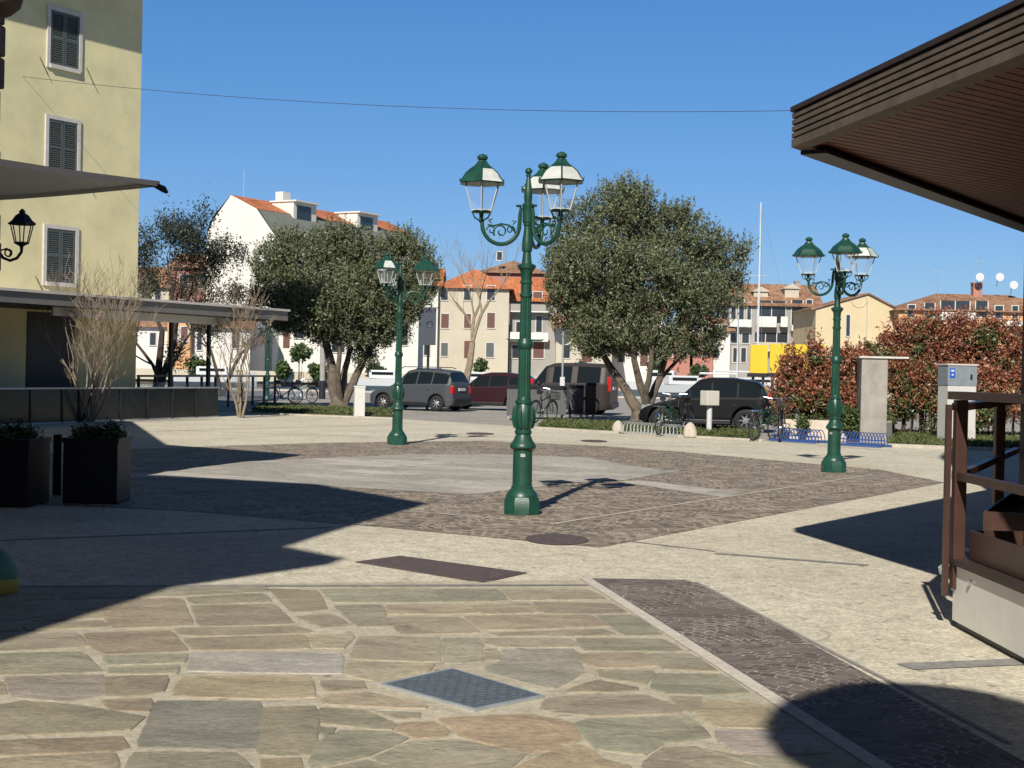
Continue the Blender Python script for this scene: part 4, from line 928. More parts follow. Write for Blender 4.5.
# ------------------------------------------------------------------ cars
def interp(tb, x):
    for (a, b), (c, d) in zip(tb[:-1], tb[1:]):
        if x <= c: return b + (d - b) * (x - a) / (c - a) if c > a else d
    return tb[-1][1]
def make_car(name, label, L, W, H, paint, belt, roof, glass_s, wind_s, wheels, wr=.31, pillars=(), cat='car', loc=(0, 0, 0), rz=0, roofrails=False, taillow=(.55, .78), pw=.0075):
    t = thing(name, label, cat, loc, rz)
    NS = 72; rings = []; S = [i / NS for i in range(NS + 1)]
    hw = W / 2
    for s in S:
        x = -L / 2 + L * s
        e = min(s, 1 - s); tp = 1 - .16 * max(0, 1 - e / .09) ** 2
        wd = hw * tp; zb = .19 + .10 * max(0, 1 - e / .05) ** 2
        arch = zb
        for wx in wheels:
            q = (wr + .07) ** 2 - (x - wx) ** 2
            if q > 0: arch = max(arch, wr + math.sqrt(q) - .02)
        zt = interp(belt, s) * H; zr = max(interp(roof, s) * H, zt + .012)
        g = (zr - zt) > .06
        arch = min(arch, zt - .12)
        rw = wd * (.97 - (.31 * min(1, (zr - zt) / (.38 * H)) if g else .06))
        rings.append([(x, 0, .2), (x, wd * .80, arch), (x, wd * .985, arch + .015), (x, wd, max(arch + .05, zb + .22)), (x, wd * 1.0, zt - .05), (x, wd * .965, zt), (x, rw, zr - (.13 * min(1, (zr - zt) / (.3 * H)) if g else .006)), (x, rw * .84, zr - (.012 if g else .002)), (x, 0, zr + .012)])
    body = MB(); gl = MB()
    for side in (1, -1):
        for i in range(NS):
            s = (S[i] + S[i + 1]) / 2
            for k in range(8):
                q = [rings[i][k], rings[i + 1][k], rings[i + 1][k + 1], rings[i][k + 1]]
                q = [(a, b * side, c) for a, b, c in q]
                if side == -1: q = q[::-1]
                is_g = False
                if k == 5 and glass_s[0] < s < glass_s[1] and not any(abs(s - pl) < pw for pl in pillars) and rings[i][6][2] - rings[i][5][2] > .10 and rings[i + 1][6][2] - rings[i + 1][5][2] > .10: is_g = True
                if k >= 6 and any(a < s < b for a, b in wind_s): is_g = True
                (gl if is_g else body).add(q[::-1], [(0, 1, 2, 3)])
    for i, rv in ((0, 1), (NS, 0)):
        q = [rings[i][k] for k in range(9)] + [(a, -b, c) for a, b, c in rings[i][7:0:-1]]
        body.add(q, [tuple(range(len(q)))[::-1] if rv == 0 else tuple(range(len(q)))])
    bd = body.build('body', M[paint], t, True)
    gl.build('windows', M['dark_glass'], t, True)
    for wx in wheels:
        for sy in (-1, 1):
            y = sy * (hw - .10)
            w_ = MB(); w_.torus((wx, y, wr), wr - .085, .09, 'y', 24, 8); wo = w_.build('wheel', M['tyre'], t, True)
            r_ = MB(); r_.disc((wx, y + sy * .055, wr), wr * .22, 'y', 10, .04); r_.torus((wx, y + sy * .05, wr), wr * .62, .022, 'y', 20, 5)
            for k in range(7):
                a = 2 * PI * k / 7; r_.tube([(wx, y + sy * .055, wr), (wx + wr * .62 * math.cos(a), y + sy * .055, wr + wr * .62 * math.sin(a))], [.03, .022], 4)
            r_.build('rim', M['rim'], wo)
            MB().disc((wx, y - sy * .02, wr), wr * .66, 'y', 16, .04).build('brake_disc', M['black'], wo)
    for sy in (-1, 1): MB().cbox(((wheels[0] + wheels[1]) / 2, sy * (hw - .005), .27), (wheels[1] - wheels[0] - 2 * wr - .18, .05, .12)).build('sill_cladding', M['black'], t, bevel=.015)
    inner = MB(); inner.box((-L / 2 + .25, -hw * .78, .18), (L / 2 - .25, hw * .78, .5)); inner.build('underbody', M['black'], t)
    for sy in (-1, 1):
        MB().cbox((-L / 2 + .05, sy * hw * .80, H * (taillow[0] + taillow[1]) / 2), (.13, .17, H * (taillow[1] - taillow[0]))).build('taillight', M['redlight'], t, bevel=.02)
        MB().cbox((L / 2 - .10, sy * hw * .66, H * .42), (.16, .28, .13)).build('headlight', M['clear_glass'], t, bevel=.02)
        mm = MB(); mx = -L / 2 + L * (glass_s[1] - .06); mm.cbox((mx, sy * (hw + .07), interp(belt, .7) * H + .05), (.10, .16, .11)); mm.build('wing_mirror', M[paint], t, bevel=.02)
        for hx in (.12, -.22): MB().cbox((L * hx, sy * (hw + .006), H * .50), (.14, .02, .025)).build('door_handle', M['chrome'] if paint == 'car_grey' else M['black'], t)
    bp = MB(); bp.cbox((-L / 2 - .015, 0, .38), (.09, W * .80, .20)); bp.cbox((L / 2 + .0, 0, .36), (.08, W * .78, .20)); bp.build('bumper', M['black'] if paint != 'car_black' else M['car_black'], t, bevel=.03)
    MB().cbox((-L / 2 - .01, 0, H * .52), (.04, .5, .11)).build('number_plate', M['whitegloss'], t)
    if roofrails:
        rrl = MB()
        for sy in (-1, 1): rrl.tube([(-L * .34, sy * hw * .70, H + .0), (-L * .30, sy * hw * .70, H + .05), (L * .10, sy * hw * .70, H + .05), (L * .14, sy * hw * .70, H - .02)], .018, 6)
        rrl.build('roof_rail', M['chrome'], t)
    return t
def cpos(px, D): q = P(px, 400, D); return (q.x, D, 0)
hb_belt = [(0, .58), (.03, .645), (.30, .64), (.62, .61), (.70, .575), (.86, .51), (.96, .42), (1, .36)]
hatch_roof = [(0, .60), (.025, .66), (.07, .86), (.12, .94), (.30, 1.0), (.48, .995), (.56, .95), (.70, .63), (.74, .575), (1, .3)]
panda_roof = [(0, .60), (.02, .74), (.05, .91), (.09, .96), (.3, 1.0), (.46, 1.0), (.56, .95), (.69, .64), (.74, .575), (1, .3)]
make_car('parked_car', 'grey compact car with roof rails parked behind the left lamp post', 3.62, 1.62, 1.60, 'car_grey', hb_belt, panda_roof, (.06, .71), ((.015, .06), (.55, .70)), (-1.15, 1.18), .30, (.24, .43, .61), loc=cpos(420, 57.2), rz=PI - math.radians(27), roofrails=True, taillow=(.42, .60))
make_car('parked_car', 'dark wine-red hatchback with a bright red tail light, behind the grey car', 4.0, 1.72, 1.50, 'car_red', hb_belt, hatch_roof, (.08, .70), ((.02, .09), (.55, .71)), (-1.22, 1.28), .31, (.26, .45, .62), loc=cpos(490, 60), rz=PI - math.radians(17), taillow=(.66, .86))
make_car('parked_van', 'dark brown high-roofed van parked behind the waste bins', 3.9, 1.80, 1.92, 'car_brown', [(0, .60), (.1, .62), (.6, .61), (.74, .56), (.8, .50), (.93, .46), (1, .36)], [(0, .60), (.015, .80), (.03, .94), (.06, .985), (.3, 1.0), (.56, .99), (.64, .93), (.76, .60), (.8, .52), (1, .3)], (.05, .74), ((.01, .03), (.63, .77)), (-1.22, 1.28), .32, (.07, .35, .59), 'van', cpos(563, 56.5), PI - math.radians(15), taillow=(.46, .74), pw=.03)
make_car('parked_car', 'glossy black hatchback parked beyond the right olive tree and bicycles', 3.66, 1.72, 1.50, 'car_black', hb_belt, hatch_roof, (.08, .70), ((.02, .09), (.55, .71)), (-1.12, 1.20), .32, (.26, .45, .62), loc=cpos(708, 42.4), rz=PI - math.radians(13), taillow=(.54, .74))
# ------------------------------------------------------------------ yellow building at left
wd = Vector((.542, .840)).normalized()
ang_w = math.atan2(wd.y, wd.x)
def facade_frame(t, z0, z1, x0, x1, y, th, m): pass
X0, D0 = (P(139, 200, 44).x), 44.0
def louvre_window(t, u0, u1, z0, z1, yf=0., hooks=True):
    """window on a local facade y=yf (outside is -y); u runs along local x"""
    f = MB(); e = .11
    f.box((u0 - e, yf - .05, z0 - e), (u0, yf + .02, z1 + e)); f.box((u1, yf - .05, z0 - e), (u1 + e, yf + .02, z1 + e))
    f.box((u0, yf - .05, z1), (u1, yf + .02, z1 + e)); f.box((u0 - .02, yf - .09, z0 - e), (u1 + .02, yf + .02, z0))
    w_ = f.build('window', M['trim'], t)
    mid = (u0 + u1) / 2
    for a, b in ((u0 + .01, mid - .008), (mid + .008, u1 - .01)):
        s = MB(); s.box((a, yf - .035, z0), (a + .06, yf + .01, z1)); s.box((b - .06, yf - .035, z0), (b, yf + .01, z1))
        for zz in (z0, (z0 + z1) / 2 - .04, z1 - .08): s.box((a + .06, yf - .034, zz), (b - .06, yf + .01, zz + .08))
        n = int((z1 - z0) / .062)
        for i in range(n):
            z = z0 + .05 + (z1 - z0 - .1) * i / n; s.add([(a + .06, yf - .006, z + .055), (b - .06, yf - .006, z + .055), (b - .06, yf - .034, z + .01), (a + .06, yf - .034, z + .01)], [(0, 1, 2, 3)])
        s.box((a + .06, yf - .002, z0 + .08), (b - .06, yf + .008, z1 - .08))
        s.build('shutter', M['shutter'], w_)
    if hooks:
        h = MB()
        for x in (u0 - .35, u1 + .28): h.tube([(x, yf - .03, z0 + .12), (x + .25, yf - .08, z0 - .35)], .012, 4)
        h.build('shutter_hook', M['blackiron'], w_)
    return w_
t = thing('apartment_house', 'tall ochre plastered house with grey louvred shutters on the left', 'building', (X0, D0, 0), ang_w)
b = MB(); b.box((-22, 0, 0), (0, 14, 13.0)); b.build('wall', M['yellow_wall'], t)
b = MB(); b.box((-22.9, -1.2, 13.003), (1.15, 14.9, 13.15)); b.build('eaves', M['w_cream'], t)
b = MB(); b.add([(-22.9, -.95, 13.153), (.9, -.95, 13.153), (.9, 14.9, 13.153), (-22.9, 14.9, 13.153), (-16, 7, 16), (-6, 7, 16)], [(0, 1, 5, 4), (1, 2, 5), (2, 3, 4, 5), (3, 0, 4)]); b.build('roof', M['tile_orange'], t)
for uc in (-2.86, -6.6, -10.6, -14.6):
    for z0, z1 in ((9.72, 11.2), (6.72, 8.22), (3.75, 5.22)): louvre_window(t, uc - .5, uc + .5, z0, z1, 0, True)
b = MB(); b.box((-3.95, -.03, .02), (-2.3, .04, 2.9)); b.build('doorway', M['black'], t)
b = MB(); b.box((-9.5, -.03, .02), (-7, .04, 2.9)); b.build('doorway', M['black'], t)

# ------------------------------------------------------------------ terrace canopy and glass fence
p0 = P(-60, 291, 34.8); p0 = Vector((p0.x, 34.8)); p1v = P(288, 310.5, 46.6); p1 = Vector((p1v.x, 46.6)); dv = (p1 - p0).normalized(); La = (p1 - p0).length
t = thing('terrace_canopy', 'long flat grey canopy over the restaurant terrace on the left', 'canopy', (p0.x, p0.y, 0), math.atan2(dv.y, dv.x))
b = MB(); b.box((-4, 0, 2.98), (La, 3.4, 3.26)); b.build('roof_slab', mat('grey_canopy_fascia', (.17, .16, .145), .6, noise=.15, nscale=1.5), t)
b = MB(); b.box((-4.05, -.06, 3.263), (La + .05, 3.45, 3.33)); b.build('roof_edge', M['trim'], t)
b = MB(); b.box((4, .45, 2.74), (La - 2.2, .52, 2.976)); b.build('valance_board', M['white'], t)
b = MB(); b.box((-4, .03, 2.965), (La - .03, 3.37, 2.977)); b.build('soffit', M['darkbrown'], t)
for x in (1.5, 6.5, 11.0, La - .6):
    MB().box((x, 2.6, 0), (x + .10, 2.7, 2.962)).build('post', M['blackiron'], t)
q0 = Vector(gxy(-40, 427)); q1 = Vector(gxy(218, 417)); dv2 = (q1 - q0).normalized(); Lf = (q1 - q0).length
t = thing('glass_fence', 'low fence of dark smoked glass panels along the terrace', 'fence', (q0.x, q0.y, 0), math.atan2(dv2.y, dv2.x))
nP = int(Lf / 1.15)
for k in range(nP):
    x0_, x1_ = Lf * k / nP, Lf * (k + 1) / nP
    MB().box((x0_ + .05, -.01, .04), (x1_ - .03, .01, .86)).build('glass_panel', M['smoke_glass'], t)
    MB().box((x0_ - .03, -.035, 0), (x0_ + .04, .035, .90)).build('post', M['blackiron'], t)
b = MB(); b.box((0, -.04, .863), (Lf, .04, .905)); b.box((0, -.03, .0), (Lf, .03, .035)); b.build('rail', M['steel'], t)
# second, lower timber railing behind it and terrace furniture seen as dark shapes
q0 = Vector(gxy(138, 412)); q1 = P(275, 385, 62); q1 = Vector((q1.x, 62)); dv2 = (q1 - q0).normalized(); Lf = (q1 - q0).length
t = thing('terrace_railing', 'dark post and rail railing beyond the terrace end', 'railing', (q0.x, q0.y, 0), math.atan2(dv2.y, dv2.x))
for k in range(11): MB().box((Lf * k / 10 - .04, -.04, 0), (Lf * k / 10 + .04, .04, 1.12)).build('post', M['blackiron'], t)
b = MB(); b.box((-.05, -.05, 1.123), (Lf + .05, .05, 1.19)); b.box((0, -.02, .15), (Lf, .02, .20)); b.build('rail', M['blackiron'], t)
b = MB(); b.box((.1, -.012, .21), (Lf - .1, -.004, .95)); b.build('glass', M['clear_glass'], t)

# ------------------------------------------------------------------ foreground left: planters, sack, parasol, stone corner, wall lantern
def planter(label, x0, x1, yb, seed):
    a = G(x0, yb); c = G(x1, yb); w_ = c.x - a.x; h = .71
    t = thing('square_planter', label, 'planter', (a.x, a.y, .012), 0, 'black square planters')
    b = MB(); b.box((0, 0, .0), (w_, w_, h)); b.build('box', M['planterblack'], t, bevel=.012)
    b = MB(); b.box((-.012, -.012, h - .05), (w_ + .012, w_ + .012, h + .004)); b.build('rim', M['planterblack'], t)
    rng = np.random.default_rng(seed)
    leaf_mesh('plant', crown_points([(w_ * .3, w_ / 2, h + .02, w_ * .3, .25, .10), (w_ * .7, w_ / 2, h + .03, w_ * .28, .25, .10)], 2500, rng, 20), .05, M['green_leaf'], t, rng, .5)
    return t
planter('black square planter at the left edge of the picture', -42, 33, 507, 41)
planter('black square planter with low green plants, second from the left edge', 62, 120, 504, 42)
a = G(52, 496); o = tag(MB().box((0, 0, 0), (.10, .06, .70)).build('barrier_post', M['black'], bevel=.01), 'slim black post in the gap between the two planters', 'post'); o.location = (a.x, a.y, .012)
a = G(-2, 595)
t = thing('rubbish_sack', 'rounded teal sack with a yellow base at the left picture edge', 'sack', (a.x, a.y, .014))
b = MB(); b.lathe([(0, .09), (.0, .115), (.02, .128), (.09, .132), (.10, .128)], 18); b.build('yellow_base', M['bagyellow'], t, True)
b = MB(); b.lathe([(.10, .125), (.15, .122), (.20, .105), (.24, .08), (.275, .045), (.29, .02)], 18); b.build('body', M['bagteal'], t, True)
# parasol
C0 = Vector((-2.99, 12.6)); e1 = Vector((-.47, -.88)).normalized(); e2 = Vector((-.88, .47)).normalized(); S4 = 4.0
ctr = C0 + e1 * 2 + e2 * 2
t = thing('parasol', 'large square off-white parasol reaching in from the left', 'parasol', (ctr.x, ctr.y, 0))
cs = [C0 - ctr, C0 + e1 * S4 - ctr, C0 + e1 * S4 + e2 * S4 - ctr, C0 + e2 * S4 - ctr]
b = MB(); N_ = 8; apex = Vector((0, 0, 3.40))
for i in range(4):
    A = Vector((*cs[i], 3.08)); Bv = Vector((*cs[(i + 1) % 4], 3.08))
    for j in range(N_):
        for k in range(N_):
            def q(u, v):
                p_ = A.lerp(Bv, u).lerp(apex, v); p_.z -= .05 * math.sin(PI * v) + .05 * math.sin(PI * u) * (1 - v); return p_
            u0_, u1_, v0_, v1_ = j / N_, (j + 1) / N_, k / N_, (k + 1) / N_
            b.add([q(u0_, v0_), q(u1_, v0_), q(u1_, v1_), q(u0_, v1_)], [(0, 1, 2, 3)])
b.build('canopy', M['fabric'], t, True)
b = MB()
for i in range(4):
    A = Vector((*cs[i], 3.08)); Bv = Vector((*cs[(i + 1) % 4], 3.08)); n = 10
    for j in range(n):
        p_, q_ = A.lerp(Bv, j / n), A.lerp(Bv, (j + 1) / n); p_.z -= .05 * math.sin(PI * j / n) - .005; q_.z -= .05 * math.sin(PI * (j + 1) / n) - .005
        b.add([p_, q_, q_ - Vector((0, 0, .045)), p_ - Vector((0, 0, .045))], [(0, 1, 2, 3)])
b.build('valance', M['white'], t)
for i in range(4):
    MB().tube([Vector((*cs[i], 3.045)) * 1.0, Vector((0, 0, 3.34))], .018, 6).build('rib', M['blackiron'], t)
    MB().tube([Vector((cs[i].x * .5, cs[i].y * .5, 3.17)), Vector((0, 0, 2.6))], .014, 6).build('strut', M['blackiron'], t)
b = MB(); c_ = Vector((*cs[0], 3.04)); b.tube([c_ + Vector((-.06, -.03, .02)), c_ + Vector((.03, .02, -.02)), c_ + Vector((.06, .03, -.05))], [.02, .03, .012], 6); b.build('corner_fitting', M['blackiron'], t)
b = MB(); b.tube([(0, 0, 0), (0, 0, 3.5)], .04, 10); b.build('pole', M['blackiron'], t, True); b = MB(); b.box((-.45, -.45, .012), (.45, .45, .12)); b.build('foot', M['concwall'], t)

# stone corner building: casts the middle shadow; its near faces stay outside the frame
cx, cy = -5.95, 17.0
cb_ = Vector((cx, cy)); sdir = Vector((-.74, .67))
t = thing('stone_house', 'dark rough stone house corner at the left picture edge behind the parasol', 'building', (cx, cy, 0))
b = MB()
q = [(0, 0), (-3.0, 2.2), (-6.6, 13.6), (-13, 13), (-13, -6), (-2.6, -4.3)]
b.prism(q, 0, 6.55); b.build('wall', M['darkstone'], t)
rr = random.Random(3)
b = MB(); z = 0
while z < 6.4:
    h = rr.uniform(.22, .42); e_ = rr.uniform(.0, .05); b.box((-.25, -.30, z + .01), (e_ * 2 + .02, .10, min(z + h, 6.5) - .01)); z += h
b.build('quoins', M['darkstone'], t, bevel=.02)
b = MB(); b.lathe([(5.42, .05), (5.45, .22), (5.55, .33), (5.75, .38), (5.95, .40), (6.2, .36), (6.54, .36)], 12, (0, -.1, 0)); b.build('corner_corbel', M['darkstone'], t, True)
b = MB(); q2 = [(.35, -.15), (-2.7, 2.35), (-6.3, 13.9), (-13.2, 13.3), (-13.2, -6.3), (-2.5, -4.7)]
b.prism(q2, 6.553, 6.80); b.build('cornice', M['darkstone'], t)
b = MB(); b.prism([(p_[0] * .98, p_[1] * .98) for p_ in q2], 6.803, 6.95); b.build('roof', M['tile_brown'], t)
# near building with stepped eaves, wholly left of the frame; its roof edge draws the big ground shadow
hN = 9.0
sh = [gxy(-40, 640), gxy(130, 590), gxy(347, 558.5), gxy(287, 547), gxy(349, 527), gxy(429, 504), gxy(319, 485), gxy(162, 476)]
pts = [(x - SX * hN, y - SY * hN) for x, y in sh]
t = thing('corner_building', 'tall plastered building left of the plaza, outside the picture', 'building', (0, 0, 0))
poly = pts + [(-14, pts[-1][1]), (-16, pts[0][1] - 2)]
b = MB(); b.prism(poly, hN - .3, hN); b.build('roof', M['tile_brown'], t)
poly2 = [(x - .6, y) for x, y in pts] + [(-14, pts[-1][1] - .3), (-15.5, pts[0][1] - 1.5)]
b = MB(); b.prism(poly2, 0, hN - .303); b.build('wall', M['w_cream'], t)
# wall lantern
lp = P(19, 235, 18.5)
t = thing('wall_lantern', 'black iron wall lantern on a scrolled bracket below the parasol at left', 'wall lamp', (lp.x, lp.y, lp.z))
t.scale = (.86, .86, .86); s_ = 18.5 / F; b = MB()
def wl(px, py): return ((px - 22) * s_, 0, -(py - 232) * s_)
b.tube([wl(-2, 250), wl(4, 259), wl(12, 262), wl(20, 259), wl(25, 252), wl(25.5, 246)], .022, 7)
b.tube([wl(-6, 250), wl(2, 250), wl(8, 248), wl(13, 252), wl(11, 258)], .014, 5); b.torus(wl(10, 253), .05, .012, 'y', 14, 5); b.build('bracket', M['blackiron'], t, True)
b = MB(); z0_, z1_ = -(241 - 232) * s_, -(220 - 232) * s_
for i in range(6):
    a = PI / 3 * i; b.tube([(.04 + .10 * math.cos(a), .10 * math.sin(a), z0_), (.04 + .165 * math.cos(a), .165 * math.sin(a), z1_)], .009, 4)
b.lathe([(z0_ - .1, .02), (z0_ - .05, .03), (z0_ - .01, .11), (z0_ + .01, .11)], 6, (.04, 0, 0)); b.build('frame', M['blackiron'], t)
b = MB(); b.lathe([(z1_, .20), (z1_ + .02, .205), (z1_ + .06, .15), (z1_ + .13, .10), (z1_ + .17, .04), (z1_ + .19, .05), (z1_ + .23, .01)], 6, (.04, 0, 0)); b.build('cap', M['blackiron'], t)
b = MB(); b.lathe([(z0_ + .01, .09), (z1_, .155)], 6, (.04, 0, 0)); b.build('glass', M['lamp_glass'], t)

# ------------------------------------------------------------------ kiosk at right
K0 = Vector((1.945, 10.65)); ka = Vector((.172, -.985)); kb = Vector((.542, .84)); zb = 3.18
E1 = K0 + ka * 9; E2 = K0 + kb * 9
t = thing('kiosk', 'brown timber kiosk with a wide flat overhanging roof on the right', 'kiosk', (K0.x, K0.y, 0))
poly = [K0 - K0, E1 - K0, Vector((11, E1.y)) - K0, Vector((11, E2.y)) - K0, E2 - K0]
def inset(poly, d):
    n = len(poly); out = []
    for i in range(n):
        p_, a, c = poly[i], poly[i - 1], poly[(i + 1) % n]
        d1 = (p_ - a).normalized(); d2 = (c - p_).normalized(); n1 = Vector((-d1.y, d1.x)); n2 = Vector((-d2.y, d2.x)); bi = (n1 + n2).normalized()
        out.append(p_ + bi * d / max(.3, bi.dot(n1)))
    return out
P0 = [Vector((v.x, v.y)) for v in poly]
def ringslab(b, po, pi, z0, z1, mi=0):
    n = len(po)
    for i in range(n):
        j = (i + 1) % n
        b.add([(po[i].x, po[i].y, z0), (po[j].x, po[j].y, z0), (po[j].x, po[j].y, z1), (po[i].x, po[i].y, z1), (pi[i].x, pi[i].y, z0), (pi[j].x, pi[j].y, z0), (pi[j].x, pi[j].y, z1), (pi[i].x, pi[i].y, z1)],
              [(0, 1, 2, 3), (4, 7, 6, 5), (0, 4, 5, 1), (3, 2, 6, 7)], mi)
Pi = inset(P0, .13); Pj = inset(P0, .03)
b = MB(); ringslab(b, P0, Pi, zb, zb + .055); b.build('lower_fascia_rim', M['brownfascia'], t)
b = MB(); n_b = Vector((-kb.y, kb.x)); q0_ = kb * .16; q1_ = kb * 8.8; b.prism([tuple(q0_ - n_b * .005), tuple(q1_ - n_b * .005), tuple(q1_ - n_b * .20), tuple(q0_ - n_b * .20)], zb - .03, zb - .004); b.build('edge_shade_strip', M['black'], t)  # black strip stands in for the shaded underside of this roof edge
b = MB()
for k in range(4): ringslab(b, P0, Pj, zb + .068 + k * .046, zb + .068 + k * .046 + .030)
b.build('fascia_slats', M['brownfascia'], t)
b = MB(); ringslab(b, Pj, Pi, zb + .055, zb + .25); b.build('fascia_backing', M['darkbrown'], t)
b = MB(); b.prism([(v.x, v.y) for v in inset(P0, -.012)], zb + .252, zb + .285); b.build('roof', M['darkbrown'], t)
# soffit boards
b = MB(); Pk = inset(P0, .135); bd = Vector((.77, .64)).normalized(); bn = Vector((-bd.y, bd.x))
def clip(poly, n, d0, d1):
    def half(pl, nn, dd):
        o = []
        for i in range(len(pl)):
            a, c = pl[i], pl[(i + 1) % len(pl)]; da, dc = a.dot(nn) - dd, c.dot(nn) - dd
            if da >= 0: o.append(a)
            if da * dc < 0: o.append(a.lerp(c, da / (da - dc)))
        return o
    o = half(poly, n, d0); return half(o, -n, -d1) if len(o) > 2 else []
ds = [v.dot(bn) for v in Pk]; q_ = min(ds)
while q_ < max(ds):
    c_ = clip(Pk, bn, q_, q_ + .085)
    if len(c_) > 2: b.prism([(v.x, v.y) for v in c_], zb + .03, zb + .05)
    q_ += .10
b.build('soffit_boards', M['soffit'], t)
b = MB(); b.prism([(v.x, v.y) for v in Pk], zb + .052, zb + .06); b.build('soffit_backing', M['darkbrown'], t)
b = MB(); b.box((4.13 - K0.x, 12.0 - K0.y, .0), (4.30 - K0.x, 12.17 - K0.y, zb + .03)); b.build('column', M['darkbrown'], t)
b = MB(); b.box((4.9 - K0.x, 5.0 - K0.y, .0), (8.8 - K0.x, 13.0 - K0.y, zb + .03)); b.build('wall', M['soffit'], t)
# deck platform with panel cladding
DA = Vector((2.775, 9.41)); DB = Vector((2.86, 4.5)); DC = Vector((4.75, 13.6))
t = thing('deck_platform', 'raised kiosk deck clad in riveted pale beige panels', 'deck', (DA.x, DA.y, 0))
poly = [(0, 0), tuple(DB - DA), (5, DB.y - DA.y), (5, DC.y - DA.y), tuple(DC - DA)]
b = MB(); b.prism([(x * 1 + .02, y) for x, y in poly], .05, .40); b.build('cladding', M['beigepanel'], t)
b = MB(); b.prism([(x + .05, y) for x, y in poly], .006, .05); b.build('plinth', M['black'], t)
b = MB(); b.prism([(x - .005, y) for x, y in poly], .403, .44); b.build('deck_board', M['darkbrown'], t)
e = (DB - DA).normalized()
for k in range(5):
    q = e * (.35 + k * 1.0) ; b = MB(); b.disc((q.x + .012, q.y, .33), .018, 'x', 10, .02); b.build('rivet', M['chrome'], t)
b = MB(); b.tube([(-.0, .05, .40), (-.035, .05, .36), (-.03, .05, .33)], [.02, .03, .02], 6); b.build('corner_bracket', M['steel'], t)
# railing
t = thing('deck_railing', 'brown painted handrail with posts round the kiosk deck', 'railing', (DA.x, DA.y, 0))
def post(x, y, h0, h1, w_=.075):
    b = MB(); b.box((x - w_ / 2, y - w_ / 2, h0), (x + w_ / 2, y + w_ / 2, h1)); b.build('post', M['rail'], t, bevel=.006)
post(.035, -.03, .25, 1.43); b = MB(); b.box((-.045, -.02, .20), (-.015, .03, 1.40)); b.build('edge_strip', M['rail'], t)
sd2 = (DC - DA).normalized()
p2 = Vector((3.94, 12.1)) - DA; post(p2.x, p2.y, .44, 1.36); p3 = e * 2.4; post(p3.x + .03, p3.y, .44, 1.43); p3 = e * 4.6; post(p3.x + .03, p3.y, .44, 1.43)
def rail(a, c, z, w_=.10, h=.045, name='handrail'):
    a = Vector(a); c = Vector(c); d = (c - a).normalized(); n = Vector((-d.y, d.x)) * w_ / 2
    b = MB(); b.prism([tuple(a + n - d * .04), tuple(c + n), tuple(c - n), tuple(a - n - d * .04)], z, z + h); b.build(name, M['rail'], t, bevel=.005)
rail((.03, .02), (e * 4.8 + Vector((.03, 0))), 1.433, .11, .05); rail((.05, .04), p2 + sd2 * 1.2, 1.365, .09, .045)
rail((.03, 0), (e * 4.8 + Vector((.03, 0))), .93, .05, .05, 'middle_rail'); rail((.05, .04), p2 + sd2 * 1.2, .93, .05, .045, 'middle_rail')
# troughs on the deck
def trough(label, a, c, w_, z0, z1):
    a = Vector(a); c = Vector(c); d = (c - a).normalized(); L_ = (c - a).length
    t_ = thing('deck_planter', label, 'planter', (DA.x + a.x, DA.y + a.y, z0), math.atan2(d.y, d.x), 'brown timber troughs on the deck')
    b = MB(); b.box((0, 0, 0), (L_, .02, z1 - z0)); b.box((0, w_ - .02, 0), (L_, w_, z1 - z0)); b.box((0, .02, 0), (.02, w_ - .02, z1 - z0)); b.box((L_ - .02, .02, 0), (L_, w_ - .02, z1 - z0)); b.box((.02, .02, 0), (L_ - .02, w_ - .02, .02)); b.build('trough', M['rail'], t_)
    b = MB(); b.box((.022, .022, .022), (L_ - .022, w_ - .022, (z1 - z0) * .5)); b.build('soil', M['soil'], t_)
trough('long low brown trough along the near deck edge behind the front railing post', (.085, -.10), e * 3.2 + Vector((.085, 0)), .35, .445, .625)
trough('low brown trough along the far deck edge beside the second railing post', (.75, .75), (1.55, 2.6), .3, .445, .66)

# unseen tree shape added behind the viewer, throws the rounded lower-right shadow
hT = 5.5; sc_c = Vector((1.86, 6.55)); tb_ = Vector((sc_c.x - SX * hT, sc_c.y - SY * hT))
t = thing('shadow_caster_tree', 'unseen round tree shape added behind the viewer to cast a rounded shadow', 'tree', (tb_.x, tb_.y, 0))
rng = np.random.default_rng(9); b = MB(); rr = random.Random(4)
b.lathe([(hT - .58, .05), (hT - .5, .36), (hT - .25, .58), (hT, .64), (hT + .25, .58), (hT + .48, .36), (hT + .58, .05)], 20); b.v = [(x * rr.uniform(.9, 1.1), y * rr.uniform(.75, .95), z) for x, y, z in b.v]
cr = b.build('crown', M['green_leaf'], t, True)
d3 = rng.normal(size=(9000, 3)); d3 /= np.linalg.norm(d3, axis=1)[:, None]
leaf_mesh('shadow_caster_leaves', d3 * np.array([.66, .58, .6]) * rng.uniform(.85, 1.08, 9000)[:, None] + np.array([0, 0, hT]), .09, M['green_leaf'], cr, rng, .6)
b = MB(); b.tube([(0, 0, 0), (.03, 0, 2.5), (0, 0, hT)], [.16, .11, .06], 8); b.build('trunk', M['bark'], t, True)

# ------------------------------------------------------------------ overhead cable
a = P(18, 76, 40.5); c = P(1250, 90, 30); pts = []
for i in range(41):
    u = i / 40; p_ = a.lerp(c, u); p_.z -= 1.6 * 4 * u * (1 - u) * .42; pts.append(p_)
tag(MB().tube(pts, .007, 4).build('overhead_cable', M['signback']), 'thin cable strung across the sky from the ochre house', 'cable')

